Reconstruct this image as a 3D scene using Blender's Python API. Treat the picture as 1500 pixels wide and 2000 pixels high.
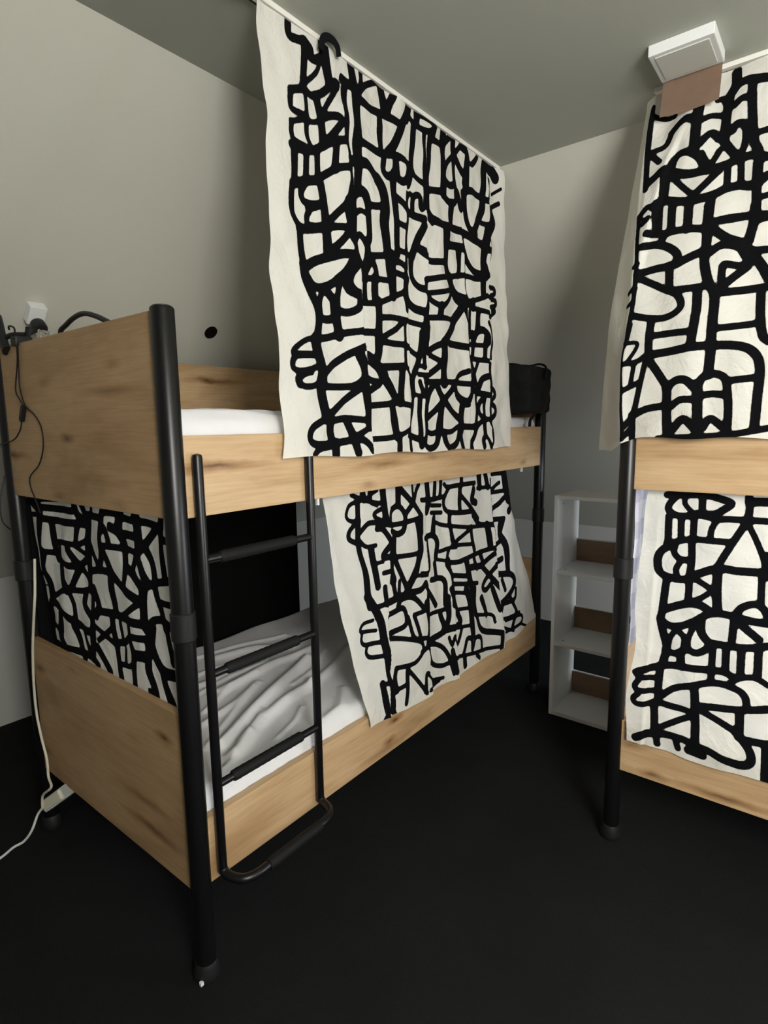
import bpy, bmesh, math, random
import numpy as np
from mathutils import Vector, Matrix

# ------------------------------------------------------------------ scene reset
for o in list(bpy.data.objects): bpy.data.objects.remove(o)
S = bpy.context.scene
COL = S.collection
random.seed(7); RNG = np.random.RandomState(5)

# ------------------------------------------------------------------ camera
F = Vector((-0.61484251, 0.77455216, -0.14845081)); R = Vector((0.7844836, 0.61998457, -0.01430429)); U = Vector((-0.08095779, 0.12525212, 0.98881633))
cam_data = bpy.data.cameras.new('camera'); cam = bpy.data.objects.new('camera', cam_data); COL.objects.link(cam)
cam_data.sensor_fit = 'VERTICAL'; cam_data.sensor_height = 24.0; cam_data.lens = 24.0*1127.0947/2000
cam_data.clip_start = 0.02
M = Matrix((R, U, -F)).transposed().to_4x4(); M.translation = Vector((1.2197, -0.7479, 1.4476))
cam.matrix_world = M
S.camera = cam

# ------------------------------------------------------------------ light and exposure
W = bpy.data.worlds.new('daylight'); S.world = W; W.use_nodes = True
W.node_tree.nodes['Background'].inputs[0].default_value = (0.75, 0.82, 0.95, 1); W.node_tree.nodes['Background'].inputs[1].default_value = 0.6
WIN_C = Vector((2.62, -1.04, 1.90)); WIN_N = Vector((-0.259, 0.966, 0)); WIN_T = Vector((0.966, 0.259, 0)); WIN_W, WIN_H = 0.95, 0.98   # window right of and behind the camera
ld = bpy.data.lights.new('window_daylight', 'AREA'); ld.shape = 'RECTANGLE'; ld.size = WIN_W; ld.size_y = WIN_H
ld.energy = 98; ld.color = (1.0, 0.985, 0.945)
lo = bpy.data.objects.new('window_daylight', ld); COL.objects.link(lo)
lo.location = WIN_C-WIN_N*0.03; lo.rotation_euler = WIN_N.to_track_quat('-Z', 'Y').to_euler()
W2_Y0, W2_Y1, W2_Z0, W2_Z1, W2_X = 1.35, 2.75, 0.55, 1.45, 3.05
l2 = bpy.data.lights.new('alcove_daylight', 'AREA'); l2.shape = 'RECTANGLE'; l2.size = W2_Z1-W2_Z0; l2.size_y = W2_Y1-W2_Y0
l2.energy = 72; l2.color = (0.80, 0.88, 1.0)
lo2 = bpy.data.objects.new('alcove_daylight', l2); COL.objects.link(lo2)
lo2.location = (W2_X+0.03, (W2_Y0+W2_Y1)/2, (W2_Z0+W2_Z1)/2); lo2.rotation_euler = (0, math.radians(90), 0)
S.view_settings.view_transform = 'Standard'; S.view_settings.look = 'None'
S.view_settings.exposure = 0.0; S.view_settings.gamma = 1.0; S.view_settings.use_curve_mapping = False

# ------------------------------------------------------------------ materials
def mat(name, col, rough=0.6, spec=0.5, metal=0.0):
    m = bpy.data.materials.new(name); m.use_nodes = True
    b = m.node_tree.nodes['Principled BSDF']
    b.inputs['Base Color'].default_value = (*col, 1); b.inputs['Roughness'].default_value = rough
    b.inputs['Specular IOR Level'].default_value = spec; b.inputs['Metallic'].default_value = metal
    return m, m.node_tree, b
def N(nt, t, **kw):
    n = nt.nodes.new(t)
    for k, v in kw.items(): setattr(n, k, v)
    return n
def bump(nt, b, height, strength=0.3, dist=0.002):
    bn = N(nt, 'ShaderNodeBump'); bn.inputs['Strength'].default_value = strength; bn.inputs['Distance'].default_value = dist
    nt.links.new(height, bn.inputs['Height']); nt.links.new(bn.outputs[0], b.inputs['Normal'])
def noise(nt, scale, detail=4, rough=0.55, vec=None, dist=0.0):
    n = N(nt, 'ShaderNodeTexNoise'); n.inputs['Scale'].default_value = scale; n.inputs['Detail'].default_value = detail
    n.inputs['Roughness'].default_value = rough; n.inputs['Distortion'].default_value = dist
    if vec is not None: nt.links.new(vec, n.inputs['Vector'])
    return n
def objvec(nt, sc=(1, 1, 1), off=(0, 0, 0)):
    tc = N(nt, 'ShaderNodeTexCoord'); mp = N(nt, 'ShaderNodeMapping')
    mp.inputs['Scale'].default_value = sc; mp.inputs['Location'].default_value = off
    nt.links.new(tc.outputs['Object'], mp.inputs['Vector']); return mp.outputs[0]
def ramp(nt, fac, stops):
    r = N(nt, 'ShaderNodeValToRGB'); e = r.color_ramp.elements
    while len(e) < len(stops): e.new(0.5)
    for k, (p, c) in enumerate(stops): e[k].position = p; e[k].color = (*c, 1) if len(c) == 3 else c
    nt.links.new(fac, r.inputs[0]); return r.outputs[0]
def mixc(nt, fac, a, b, blend='MIX'):
    m = N(nt, 'ShaderNodeMix'); m.data_type = 'RGBA'; m.blend_type = blend
    for s, v in ((m.inputs[0], fac), (m.inputs[6], a), (m.inputs[7], b)):
        if hasattr(v, 'is_linked'): nt.links.new(v, s)
        elif isinstance(v, (int, float)): s.default_value = v
        else: s.default_value = (*v, 1)
    return m.outputs[2]

def plaster(name, col):
    m, nt, b = mat(name, col, 0.9, 0.2)
    v = objvec(nt)
    n1 = noise(nt, 1.7, 3, 0.5, v); n2 = noise(nt, 160, 5, 0.6, v); n3 = noise(nt, 14, 3, .5, v)
    c = mixc(nt, n1.outputs[0], [x*0.965 for x in col], [min(1, x*1.03) for x in col])
    nt.links.new(c, b.inputs['Base Color'])
    ad = N(nt, 'ShaderNodeMath', operation='ADD'); nt.links.new(n2.outputs[0], ad.inputs[0]); nt.links.new(n3.outputs[0], ad.inputs[1])
    bump(nt, b, ad.outputs[0], 0.18, 0.0015); return m
M_WALL = plaster('wall_paint', (0.57, 0.565, 0.49))
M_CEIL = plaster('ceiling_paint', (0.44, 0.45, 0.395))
M_REAR = plaster('rear_wall_bounce_paint', (0.80, 0.79, 0.75))  # unseen walls made lighter than the others to bounce more daylight
M_LOW = plaster('knee_wall_paint', (0.60, 0.60, 0.555))

def carpet():
    m, nt, b = mat('carpet', (0.012, 0.013, 0.014), 1.0, 0.08)
    v = objvec(nt)
    n1 = noise(nt, 420, 3, 0.7, v); n2 = noise(nt, 60, 4, 0.6, v); n3 = noise(nt, 3, 3, .5, v)
    c = ramp(nt, n1.outputs[0], [(0.35, (0.004, 0.0045, 0.005)), (0.68, (0.050, 0.051, 0.051))])
    c = mixc(nt, n2.outputs[0], c, (0.015, 0.0155, 0.016)); c2 = mixc(nt, n3.outputs[0], c, (0.011, 0.0115, 0.012))
    nt.links.new(c2, b.inputs['Base Color'])
    bump(nt, b, n1.outputs[0], 0.9, 0.004); return m
M_CARPET = carpet()

def wood(name, sc, base=(0.565, 0.385, 0.212), dark=(0.43, 0.275, 0.140), light=(0.63, 0.445, 0.262), seed=0.0):
    m, nt, b = mat(name, base, 0.5, 0.35)
    v = objvec(nt, sc, (seed, seed*1.7, seed*.6))
    g1 = noise(nt, 1.5, 5, 0.55, v, 0.35)                 # broad figure stretched along the grain
    lo_ = min(sc); vp = objvec(nt, [7.0 if s == lo_ else 170.0 for s in sc], (seed, seed, seed))
    g2 = noise(nt, 1.0, 4, 0.6, vp, 0.0)                  # fine pores along the grain
    v2 = objvec(nt, [1.3 if s == lo_ else 3.2 for s in sc], (seed*2.1, seed, seed))
    g3 = noise(nt, 1.6, 3, 0.5, v2, 0.4)                  # clouding
    c = ramp(nt, g1.outputs[0], [(0.30, dark), (0.50, base), (0.72, light)])
    p = ramp(nt, g2.outputs[0], [(0.34, (0.80, 0.74, 0.66)), (0.58, (1, 1, 1))])
    c = mixc(nt, 0.55, c, p, 'MULTIPLY')
    k = ramp(nt, g3.outputs[0], [(0.30, (0.74, 0.66, 0.58)), (0.5, (1, 1, 1))])
    c = mixc(nt, 0.6, c, k, 'MULTIPLY')
    ax = 'XYZ'[list(sc).index(lo_)]
    tc = N(nt, 'ShaderNodeTexCoord'); sp = N(nt, 'ShaderNodeSeparateXYZ'); nt.links.new(tc.outputs['Object'], sp.inputs[0])
    cb = N(nt, 'ShaderNodeCombineXYZ'); nt.links.new(sp.outputs[ax], cb.inputs[0]); nt.links.new(sp.outputs['Z'], cb.inputs[1])
    for kl, kw, thr, sz in ((2.6, 7.5, 0.35, 0.15), (1.3, 14.0, 0.62, 0.26)):     # round knots, then long mineral streaks
        nd = noise(nt, 14.0, 3, 0.5, cb.outputs[0])
        va = N(nt, 'ShaderNodeVectorMath', operation='MULTIPLY_ADD'); va.inputs[1].default_value = (.035, .022, 0); nt.links.new(nd.outputs['Color'], va.inputs[0]); nt.links.new(cb.outputs[0], va.inputs[2])
        mp = N(nt, 'ShaderNodeMapping'); mp.inputs['Scale'].default_value = (kl, kw, 1); mp.inputs['Location'].default_value = (seed*3.7, seed*1.9, 0); nt.links.new(va.outputs[0], mp.inputs['Vector'])
        vo = N(nt, 'ShaderNodeTexVoronoi', voronoi_dimensions='2D'); vo.inputs['Scale'].default_value = 1.0; nt.links.new(mp.outputs[0], vo.inputs['Vector'])
        se = N(nt, 'ShaderNodeSeparateColor'); nt.links.new(vo.outputs['Color'], se.inputs[0])
        gt = N(nt, 'ShaderNodeMapRange'); gt.inputs['From Min'].default_value = thr; gt.inputs['From Max'].default_value = 1.0; nt.links.new(se.outputs[0], gt.inputs['Value'])
        kk = ramp(nt, vo.outputs['Distance'], [(0.015, (0.22, 0.15, 0.10)), (sz*0.45, (0.66, 0.56, 0.46)), (sz, (1, 1, 1))])
        c = mixc(nt, gt.outputs[0], c, mixc(nt, 1.0, c, kk, 'MULTIPLY'))
    nt.links.new(c, b.inputs['Base Color']); bump(nt, b, g2.outputs[0], 0.12, 0.0006); return m
M_WOOD_Y = wood('oak_board_lengthwise', (9, 1.1, 9), seed=1.3)
M_WOOD_X = wood('oak_board_crosswise', (1.1, 9, 9), seed=4.1)
M_WOOD_X2 = wood('oak_board_right_bed', (1.1, 9, 9), seed=7.7)
M_WOOD_SHADED = wood('oak_end_panel_shaded', (1.6, 5, 5), base=(0.45, 0.295, 0.155), dark=(0.34, 0.215, 0.108), light=(0.51, 0.345, 0.19), seed=2.2)  # same oak, with the near end's shade put into its base colour

def metal_black():
    m, nt, b = mat('black_powder_coat', (0.005, 0.005, 0.0055), 0.34, 0.42)
    n = noise(nt, 700, 2, .6, objvec(nt)); bump(nt, b, n.outputs[0], 0.25, 0.0004); return m
M_BLACK = metal_black()
M_BLKPL = mat('black_plastic', (0.010, 0.010, 0.011), 0.5, 0.4)[0]
M_GRIP = mat('black_rubber_grip', (0.007, 0.007, 0.007), 0.7, 0.25)[0]
M_WHPL = mat('white_plastic', (0.80, 0.81, 0.80), 0.35, 0.5)[0]
M_DIFF = mat('opal_diffuser', (0.62, 0.63, 0.57), 0.45, 0.4)[0]
M_CREAM = mat('cream_cable', (0.70, 0.66, 0.52), 0.5, 0.4)[0]
M_CORD = mat('black_cord', (0.012, 0.010, 0.009), 0.5, 0.4)[0]
M_TRACK = mat('white_track', (0.80, 0.79, 0.73), 0.5, 0.4)[0]
M_SLOT = mat('dark_slot', (0.02, 0.02, 0.02), 0.8, 0.2)[0]
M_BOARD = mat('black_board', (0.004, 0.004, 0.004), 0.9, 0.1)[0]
M_HOLE = mat('black_hole_rim', (0.006, 0.004, 0.004), 0.8, 0.1)[0]
M_GLASS = mat('clear_plastic', (0.85, 0.82, 0.76), 0.15, 0.6)[0]
M_GLASS.node_tree.nodes['Principled BSDF'].inputs['Transmission Weight'].default_value = 0.85
M_PAPER = mat('brown_paper', (0.40, 0.24, 0.155), 0.9, 0.15)[0]
nt = M_PAPER.node_tree; b_ = nt.nodes['Principled BSDF']; n_ = noise(nt, 30, 4, .6, objvec(nt))
nt.links.new(mixc(nt, n_.outputs[0], (0.31, 0.205, 0.145), (0.40, 0.275, 0.20)), b_.inputs['Base Color']); bump(nt, b_, n_.outputs[0], .3, .002)
def shelfmat():
    m, nt, b = mat('white_melamine', (0.73, 0.74, 0.72), 0.45, 0.4)
    n = noise(nt, 6, 3, .5, objvec(nt)); nt.links.new(mixc(nt, n.outputs[0], (0.70, 0.71, 0.69), (0.76, 0.77, 0.75)), b.inputs['Base Color']); return m
M_SHELF = shelfmat()
M_SHELFWOOD = wood('brown_back_strip', (1.2, 9, 9), base=(0.27, 0.175, 0.105), dark=(0.20, 0.125, 0.07), light=(0.33, 0.215, 0.135), seed=9.0)
def sheet():
    m, nt, b = mat('white_sheet', (0.80, 0.80, 0.81), 0.85, 0.2)
    v = objvec(nt); n = noise(nt, 900, 2, .6, v); n2 = noise(nt, 9, 3, .5, v)
    nt.links.new(mixc(nt, n2.outputs[0], (0.77, 0.77, 0.78), (0.83, 0.83, 0.835)), b.inputs['Base Color'])
    n4 = noise(nt, 8, 5, .6, v, 2.0); ad = N(nt, 'ShaderNodeMath', operation='MULTIPLY_ADD'); ad.inputs[1].default_value = 3.0; nt.links.new(n4.outputs[0], ad.inputs[0]); nt.links.new(n.outputs[0], ad.inputs[2])
    bump(nt, b, ad.outputs[0], 0.35, 0.006); return m
M_SHEET = sheet()
def bagmat():
    m, nt, b = mat('black_nylon', (0.006, 0.006, 0.0065), 0.8, 0.2)
    n = noise(nt, 18, 4, .6, objvec(nt), 0.5); bump(nt, b, n.outputs[0], 0.6, 0.012); return m
M_BAG = bagmat()
def plaid():
    m, nt, b = mat('lavender_check', (0.7, 0.7, 0.75), 0.9, 0.1)
    tc = N(nt, 'ShaderNodeTexCoord'); sp = N(nt, 'ShaderNodeSeparateXYZ'); nt.links.new(tc.outputs['Object'], sp.inputs[0])
    fac = []
    for ax, s in (('Y', 62), ('Z', 52)):
        mu = N(nt, 'ShaderNodeMath', operation='MULTIPLY'); mu.inputs[1].default_value = s; nt.links.new(sp.outputs[ax], mu.inputs[0])
        si = N(nt, 'ShaderNodeMath', operation='SINE'); nt.links.new(mu.outputs[0], si.inputs[0])
        gr = N(nt, 'ShaderNodeMath', operation='GREATER_THAN'); gr.inputs[1].default_value = 0.1; nt.links.new(si.outputs[0], gr.inputs[0]); fac.append(gr.outputs[0])
    ad = N(nt, 'ShaderNodeMath', operation='ADD'); nt.links.new(fac[0], ad.inputs[0]); nt.links.new(fac[1], ad.inputs[1])
    hf = N(nt, 'ShaderNodeMath', operation='MULTIPLY'); hf.inputs[1].default_value = 0.5; nt.links.new(ad.outputs[0], hf.inputs[0])
    nt.links.new(ramp(nt, hf.outputs[0], [(0.1, (0.88, 0.88, 0.89)), (0.5, (0.76, 0.75, 0.81)), (0.95, (0.60, 0.59, 0.68))]), b.inputs['Base Color']); return m
M_PLAID = plaid()
def fabric(name='printed_cotton'):
    m, nt, b = mat(name, (0.8, 0.78, 0.72), 0.92, 0.12)
    at = N(nt, 'ShaderNodeAttribute'); at.attribute_name = 'ink'
    v = objvec(nt)
    n1 = noise(nt, 120, 3, .6, v); n2 = noise(nt, 5, 3, .5, v); n3 = noise(nt, 1100, 2, .6, v)
    e = N(nt, 'ShaderNodeMath', operation='MULTIPLY_ADD'); e.inputs[1].default_value = 0.0022; nt.links.new(n1.outputs[0], e.inputs[0]); nt.links.new(at.outputs['Fac'], e.inputs[2])
    mr = N(nt, 'ShaderNodeMapRange'); mr.inputs['From Min'].default_value = 0.0004; mr.inputs['From Max'].default_value = 0.0019; nt.links.new(e.outputs[0], mr.inputs['Value'])
    cloth = mixc(nt, n2.outputs[0], (0.85, 0.84, 0.775), (0.89, 0.88, 0.815))
    ink = mixc(nt, n1.outputs[0], (0.0028, 0.003, 0.004), (0.006, 0.0065, 0.008))
    nt.links.new(mixc(nt, mr.outputs[0], ink, cloth), b.inputs['Base Color'])
    n4 = noise(nt, 7.5, 5, .62, v, 1.6); n5 = noise(nt, 24, 4, .6, v, 1.0)
    r4 = N(nt, 'ShaderNodeMath', operation='MULTIPLY_ADD'); r4.inputs[1].default_value = 2.2; nt.links.new(n4.outputs[0], r4.inputs[0]); nt.links.new(n5.outputs[0], r4.inputs[2])
    r5 = N(nt, 'ShaderNodeMath', operation='MULTIPLY_ADD'); r5.inputs[1].default_value = 0.10; nt.links.new(n3.outputs[0], r5.inputs[0]); nt.links.new(r4.outputs[0], r5.inputs[2])
    bump(nt, b, r5.outputs[0], 0.55, 0.006)
    tl = N(nt, 'ShaderNodeBsdfTranslucent'); nt.links.new(mixc(nt, mr.outputs[0], ink, cloth), tl.inputs[0])     # thin cotton lets some daylight through
    ms = N(nt, 'ShaderNodeMixShader'); ms.inputs[0].default_value = 0.28; nt.links.new(b.outputs[0], ms.inputs[1]); nt.links.new(tl.outputs[0], ms.inputs[2])
    nt.links.new(ms.outputs[0], nt.nodes['Material Output'].inputs['Surface'])
    return m
M_FAB = fabric()
M_INK = mat('black_printed_cloth', (0.005, 0.0055, 0.007), 0.9, 0.12)[0]

# ------------------------------------------------------------------ mesh helpers (world coordinates in, local to the thing's base out)
def link(name, me, parent=None, m=None):
    o = bpy.data.objects.new(name, me); COL.objects.link(o)
    if parent is not None:
        o.parent = parent
    if m is not None: me.materials.append(m)
    return o
def thing(name, label, cat, loc, group=None):
    o = bpy.data.objects.new(name, None); COL.objects.link(o); o.location = loc; o.empty_display_size = 0.1
    o['label'] = label; o['category'] = cat
    if group: o['group'] = group
    return o
def tag(o, label, cat, group=None):
    o['label'] = label; o['category'] = cat
    if group: o['group'] = group
    return o
def rootloc(parent):
    p = parent; v = Vector((0, 0, 0))
    while p is not None: v += p.location; p = p.parent
    return v
def finish(name, bm, m, parent=None, loc=None, smooth=False):
    """bm is in world coordinates; the object gets its origin at the parent's base (or at loc)."""
    off = rootloc(parent) if parent is not None else Vector(loc if loc is not None else (0, 0, 0))
    bmesh.ops.translate(bm, verts=bm.verts, vec=-off)
    bmesh.ops.recalc_face_normals(bm, faces=bm.faces)
    if smooth:
        for f in bm.faces: f.smooth = True
        for e in bm.edges:
            if len(e.link_faces) == 2 and e.calc_face_angle() > math.radians(38): e.smooth = False
    me = bpy.data.meshes.new(name); bm.to_mesh(me); bm.free()
    o = link(name, me, parent, m)
    if parent is None: o.location = off
    return o
def box(bm, x0, x1, y0, y1, z0, z1, bev=0.0, mtx=None):
    r = bmesh.ops.create_cube(bm, size=1.0)
    vs = r['verts']
    bmesh.ops.scale(bm, vec=(x1-x0, y1-y0, z1-z0), verts=vs); bmesh.ops.translate(bm, vec=((x0+x1)/2, (y0+y1)/2, (z0+z1)/2), verts=vs)
    if bev > 0:
        es = list({e for v in vs for e in v.link_edges})
        r = bmesh.ops.bevel(bm, geom=es, offset=bev, segments=2, profile=0.7, affect='EDGES')
        vs = list({v for f in r['faces'] for v in f.verts} | {v for v in vs if v.is_valid})
    if mtx is not None: bmesh.ops.transform(bm, matrix=mtx, verts=vs)
    return vs
def lathe(bm, prof, c, axis='Z', seg=28):
    """prof: list of (radius, height); caps closed."""
    rings = []
    for r, h in prof:
        ring = []
        for k in range(seg):
            a = 2*math.pi*k/seg; p = (r*math.cos(a), r*math.sin(a), h)
            if axis == 'Y': p = (p[0], p[2], p[1])
            elif axis == 'X': p = (p[2], p[0], p[1])
            ring.append(bm.verts.new((c[0]+p[0], c[1]+p[1], c[2]+p[2])))
        rings.append(ring)
    for a, b in zip(rings, rings[1:]):
        for k in range(seg): bm.faces.new((a[k], a[(k+1) % seg], b[(k+1) % seg], b[k]))
    bm.faces.new(rings[0][::-1]); bm.faces.new(rings[-1])
    return [v for r in rings for v in r]
def catmull(P, n=6):
    P = [Vector(p) for p in P]
    if len(P) < 3: return P
    Q = [P[0]*2-P[1]]+P+[P[-1]*2-P[-2]]; out = []
    for i in range(1, len(Q)-2):
        a, b, c, d = Q[i-1:i+3]
        for k in range(n):
            t = k/n; out.append(0.5*((2*b)+(c-a)*t+(2*a-5*b+4*c-d)*t*t+(3*b-a-3*c+d)*t**3))
    out.append(P[-1]); return out
def tube(bm, P, r, seg=10, flat=1.0, smooth=6):
    P = catmull(P, smooth) if smooth else [Vector(p) for p in P]
    rr = r if isinstance(r, (list, tuple)) else None
    up = Vector((0, 0, 1)); rings = []; last = None
    for i, p in enumerate(P):
        t = (P[min(i+1, len(P)-1)]-P[max(i-1, 0)]).normalized()
        if last is None:
            a = t.cross(up) if abs(t.dot(up)) < .95 else t.cross(Vector((1, 0, 0)))
        else:
            a = last-t*last.dot(t)
        a.normalize(); last = a; b = t.cross(a)
        rad = r if rr is None else rr[0]+(rr[1]-rr[0])*i/(len(P)-1)
        rings.append([bm.verts.new(p+a*(rad*math.cos(2*math.pi*k/seg))+b*(rad*flat*math.sin(2*math.pi*k/seg))) for k in range(seg)])
    for A, B in zip(rings, rings[1:]):
        for k in range(seg): bm.faces.new((A[k], A[(k+1) % seg], B[(k+1) % seg], B[k]))
    bm.faces.new(rings[0][::-1]); bm.faces.new(rings[-1])
def nb(): return bmesh.new()
def part_box(name, parent, m, *a, bev=0.003):
    bm = nb(); box(bm, *a, bev=bev); return finish(name, bm, m, parent)
def prism(bm, pts, off):
    """solid from a planar polygon pushed by off"""
    a = [bm.verts.new(p) for p in pts]; b = [bm.verts.new(Vector(p)+Vector(off)) for p in pts]
    bm.faces.new(a); bm.faces.new(b[::-1]); n = len(pts)
    for i in range(n): bm.faces.new((a[i], b[i], b[(i+1) % n], a[(i+1) % n]))
def struct(name, bm, m, label=None):
    o = finish(name, bm, m); o['kind'] = 'structure'
    if label: o['label'] = label
    return o

# ------------------------------------------------------------------ the attic room
X0, Y1, ZK, ZC = -1.94, 3.22, 0.74, 2.50       # knee walls, their height, flat ceiling height
XC, YC = -0.362, 1.582                         # where the slopes meet the flat ceiling
Y0, X1, X2 = -2.7, 1.73, W2_X                  # rear wall, inner corner beside the window wall, right wall
bm = nb(); box(bm, X0-.1, X2+.1, Y0-.1, Y1+.1, -0.1, 0.0); struct('floor', bm, M_CARPET)
bm = nb(); prism(bm, [(XC, Y0-.1, ZC), (X2+.1, Y0-.1, ZC), (X2+.1, YC, ZC), (XC, YC, ZC)], (0, 0, 0.1)); struct('ceiling', bm, M_CEIL)
bm = nb(); prism(bm, [(X0, Y0-.1, 0), (X0, Y1, 0), (X0, Y1, ZK), (X0, Y0-.1, ZK)], (-.1, 0, 0)); struct('wall_left', bm, M_LOW)
bm = nb(); prism(bm, [(X0, Y0-.1, ZK), (X0, Y1, ZK), (XC, YC, ZC), (XC, Y0-.1, ZC)], (-.075, 0, .067)); struct('wall_left_slope', bm, M_WALL)
bm = nb(); prism(bm, [(X0, Y1, 0), (X2+.1, Y1, 0), (X2+.1, Y1, ZK), (X0, Y1, ZK)], (0, .1, 0)); struct('wall_far', bm, M_LOW)
bm = nb(); prism(bm, [(X0, Y1, ZK), (X2+.1, Y1, ZK), (X2+.1, YC, ZC), (XC, YC, ZC)], (0, .073, .068)); struct('wall_far_slope', bm, M_WALL)
bm = nb(); box(bm, X0-.1, X1+.1, Y0-.1, Y0, 0, ZC); struct('wall_rear', bm, M_REAR)
bm = nb(); box(bm, X1, X1+.1, Y0, -1.27, 0, ZC); struct('wall_side', bm, M_REAR)
WM = Matrix((WIN_T, -WIN_N, Vector((0, 0, 1)))).transposed().to_4x4(); WM.translation = Vector((WIN_C.x, WIN_C.y, 0))   # local x along the wall, y outwards
hw, z0_, z1_ = WIN_W/2, WIN_C.z-WIN_H/2, WIN_C.z+WIN_H/2
bm = nb()
for q in ((-1.03, -hw, 0, ZC), (hw, .50, 0, ZC), (-hw, hw, 0, z0_), (-hw, hw, z1_, ZC)): box(bm, q[0], q[1], 0, .14, q[2], q[3], mtx=WM)
struct('wall_window', bm, M_REAR)  # unseen wall, slanted to balance the window light across the curtains
bm = nb()
box(bm, X2, X2+.1, -1.0, W2_Y0, 0, ZC); box(bm, X2, X2+.1, W2_Y1, Y1, 0, ZC); box(bm, X2, X2+.1, W2_Y0, W2_Y1, 0, W2_Z0); box(bm, X2, X2+.1, W2_Y0, W2_Y1, W2_Z1, ZC)
struct('wall_right', bm, M_REAR)
def window(name, m, w, z0, z1):
    bm = nb(); h = w/2
    for q in ((-h, -h+.05, z0, z1), (h-.05, h, z0, z1), (-h, h, z0, z0+.05), (-h, h, z1-.05, z1)): box(bm, q[0], q[1], .05, .095, q[2], q[3], bev=.004, mtx=m)
    wf = struct(name, bm, M_WHPL)
    bm = nb(); box(bm, -h+.04, h-.04, .07, .076, z0+.04, z1-.04, mtx=m); finish('pane', bm, M_GLASS, wf)
    bm = nb(); box(bm, -h-.04, h+.04, -.03, .05, z0-.03, z0, bev=.004, mtx=m); finish('sill', bm, M_WHPL, wf)
window('window_1', WM, WIN_W, z0_, z1_)
WM2 = Matrix((Vector((0, -1, 0)), Vector((1, 0, 0)), Vector((0, 0, 1)))).transposed().to_4x4(); WM2.translation = Vector((X2, (W2_Y0+W2_Y1)/2, 0))
window('window_2', WM2, W2_Y1-W2_Y0, W2_Z0, W2_Z1)

# ------------------------------------------------------------------ bunk beds
LEN, DEP, HT = 2.083, 0.96, 1.716
def bunk_bed(label, place, m_len, m_dep, ladder):
    """place(a, d) -> world x, y for distance a along the bed and d back from its front"""
    ox, oy = place(0, 0)
    root = thing('bunk_bed', label, 'bunk bed', (ox, oy, 0), 'bunk beds')
    def pbox(name, m, a0, a1, d0, d1, z0, z1, bev=0.003):
        (xa, ya), (xb, yb) = place(a0, d0), place(a1, d1)
        return part_box(name, root, m, min(xa, xb), max(xa, xb), min(ya, yb), max(ya, yb), z0, z1, bev=bev)
    for a in (0, LEN):
        for d in (0, DEP):
            x, y = place(a, d); bm = nb()
            lathe(bm, [(0.0245, 0.035), (0.0262, 0.04), (0.0262, 0.975), (0.0268, 0.975), (0.0268, HT-.004), (0.0245, HT)], (x, y, 0), seg=32)
            po = finish('post', bm, M_BLACK, root, smooth=True)
            bm = nb(); lathe(bm, [(0.0272, 0.938), (0.0302, 0.941), (0.0302, 1.006), (0.0272, 1.009)], (x, y, 0), seg=32); finish('collar', bm, M_BLKPL, po, smooth=True)
            bm = nb(); lathe(bm, [(0.031, 0.0), (0.0345, 0.006), (0.0345, 0.02), (0.0305, 0.045), (0.0275, 0.052), (0.0262, 0.052)], (x, y, 0), seg=32); finish('foot', bm, M_BLKPL, po, smooth=True)
            bm = nb(); lathe(bm, [(0.0225, HT-.001), (0.0225, HT+.0015), (0.018, HT+.004)], (x, y, 0), seg=24); finish('cap', bm, M_BLKPL, po, smooth=True)
            if ladder and a == 0 and d == 0:
                bm = nb(); box(bm, x+.016, x+.026, y-.036, y-.027, .010, .020, bev=.002); finish('white_spot', bm, M_WHPL, po)  # small white block low on the near front post
    g = 0.022
    pbox('side_rail', m_len, g, LEN-g, -.012, .012, 1.235, 1.430)
    pbox('side_rail', m_len, g, LEN-g, -.012, .012, 0.268, 0.450)
    pbox('back_guard', m_len, g, LEN-g, DEP-.012, DEP+.012, 1.235, 1.712)
    pbox('side_rail', m_len, g, LEN-g, DEP-.012, DEP+.012, 0.268, 0.450)
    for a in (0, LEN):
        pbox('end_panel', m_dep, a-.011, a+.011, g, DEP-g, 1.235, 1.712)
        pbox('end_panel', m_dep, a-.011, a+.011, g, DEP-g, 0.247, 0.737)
    for z in (1.262, 0.295):
        for k in range(9):
            a = 0.12+k*0.225
            pbox('slat', m_dep, a, a+.07, .014, DEP-.014, z, z+.018, bev=0)
    if ladder:
        X = 0.0265
        for y in (0.049, 0.414):
            bm = nb(); lathe(bm, [(0.011, .290), (0.0125, .293), (0.0125, 1.378), (0.0105, 1.385), (0.004, 1.388)], (X, y, 0), seg=20)
            lr = finish('ladder_rail', bm, M_BLACK, root, smooth=True)
        for z in (1.131, .837, .538):
            bm = nb(); tube(bm, [(X, .049, z), (X, .414, z)], .0105, 16, smooth=0); rg = finish('rung', bm, M_BLACK, root, smooth=True)
            bm = nb(); lathe(bm, [(.0112, .085), (.0148, .09)]+[(.0148+(.0007 if k % 2 else 0), .095+k*.01) for k in range(24)]+[(.0148, .332), (.0112, .337)], (X, .010, z), axis='Y', seg=18)
            finish('grip_sleeve', bm, M_GRIP, rg, smooth=True)
        bm = nb(); tube(bm, [(X, .049, .300), (X+.012, .050, .291), (X+.035, .055, .288), (X+.062, .070, .287), (X+.076, .105, .287), (X+.076, .16, .287), (X+.076, .31, .287), (X+.074, .362, .287), (X+.060, .396, .287), (X+.035, .410, .288), (X+.012, .413, .291), (X, .414, .300)], .0125, 14)
        st = finish('bottom_step', bm, M_BLACK, root, smooth=True)
        bm = nb(); tube(bm, [(X+.076, .14, .287), (X+.076, .335, .287)], .0152, 16, smooth=0); finish('grip_sleeve', bm, M_GRIP, st, smooth=True)
        for a in (.47, 1.87):
            bm = nb(); box(bm, -.006, .004, a-.004, a+.004, 1.214, 1.236, bev=.002); finish('white_hook', bm, M_WHPL, root)
    return root
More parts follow.
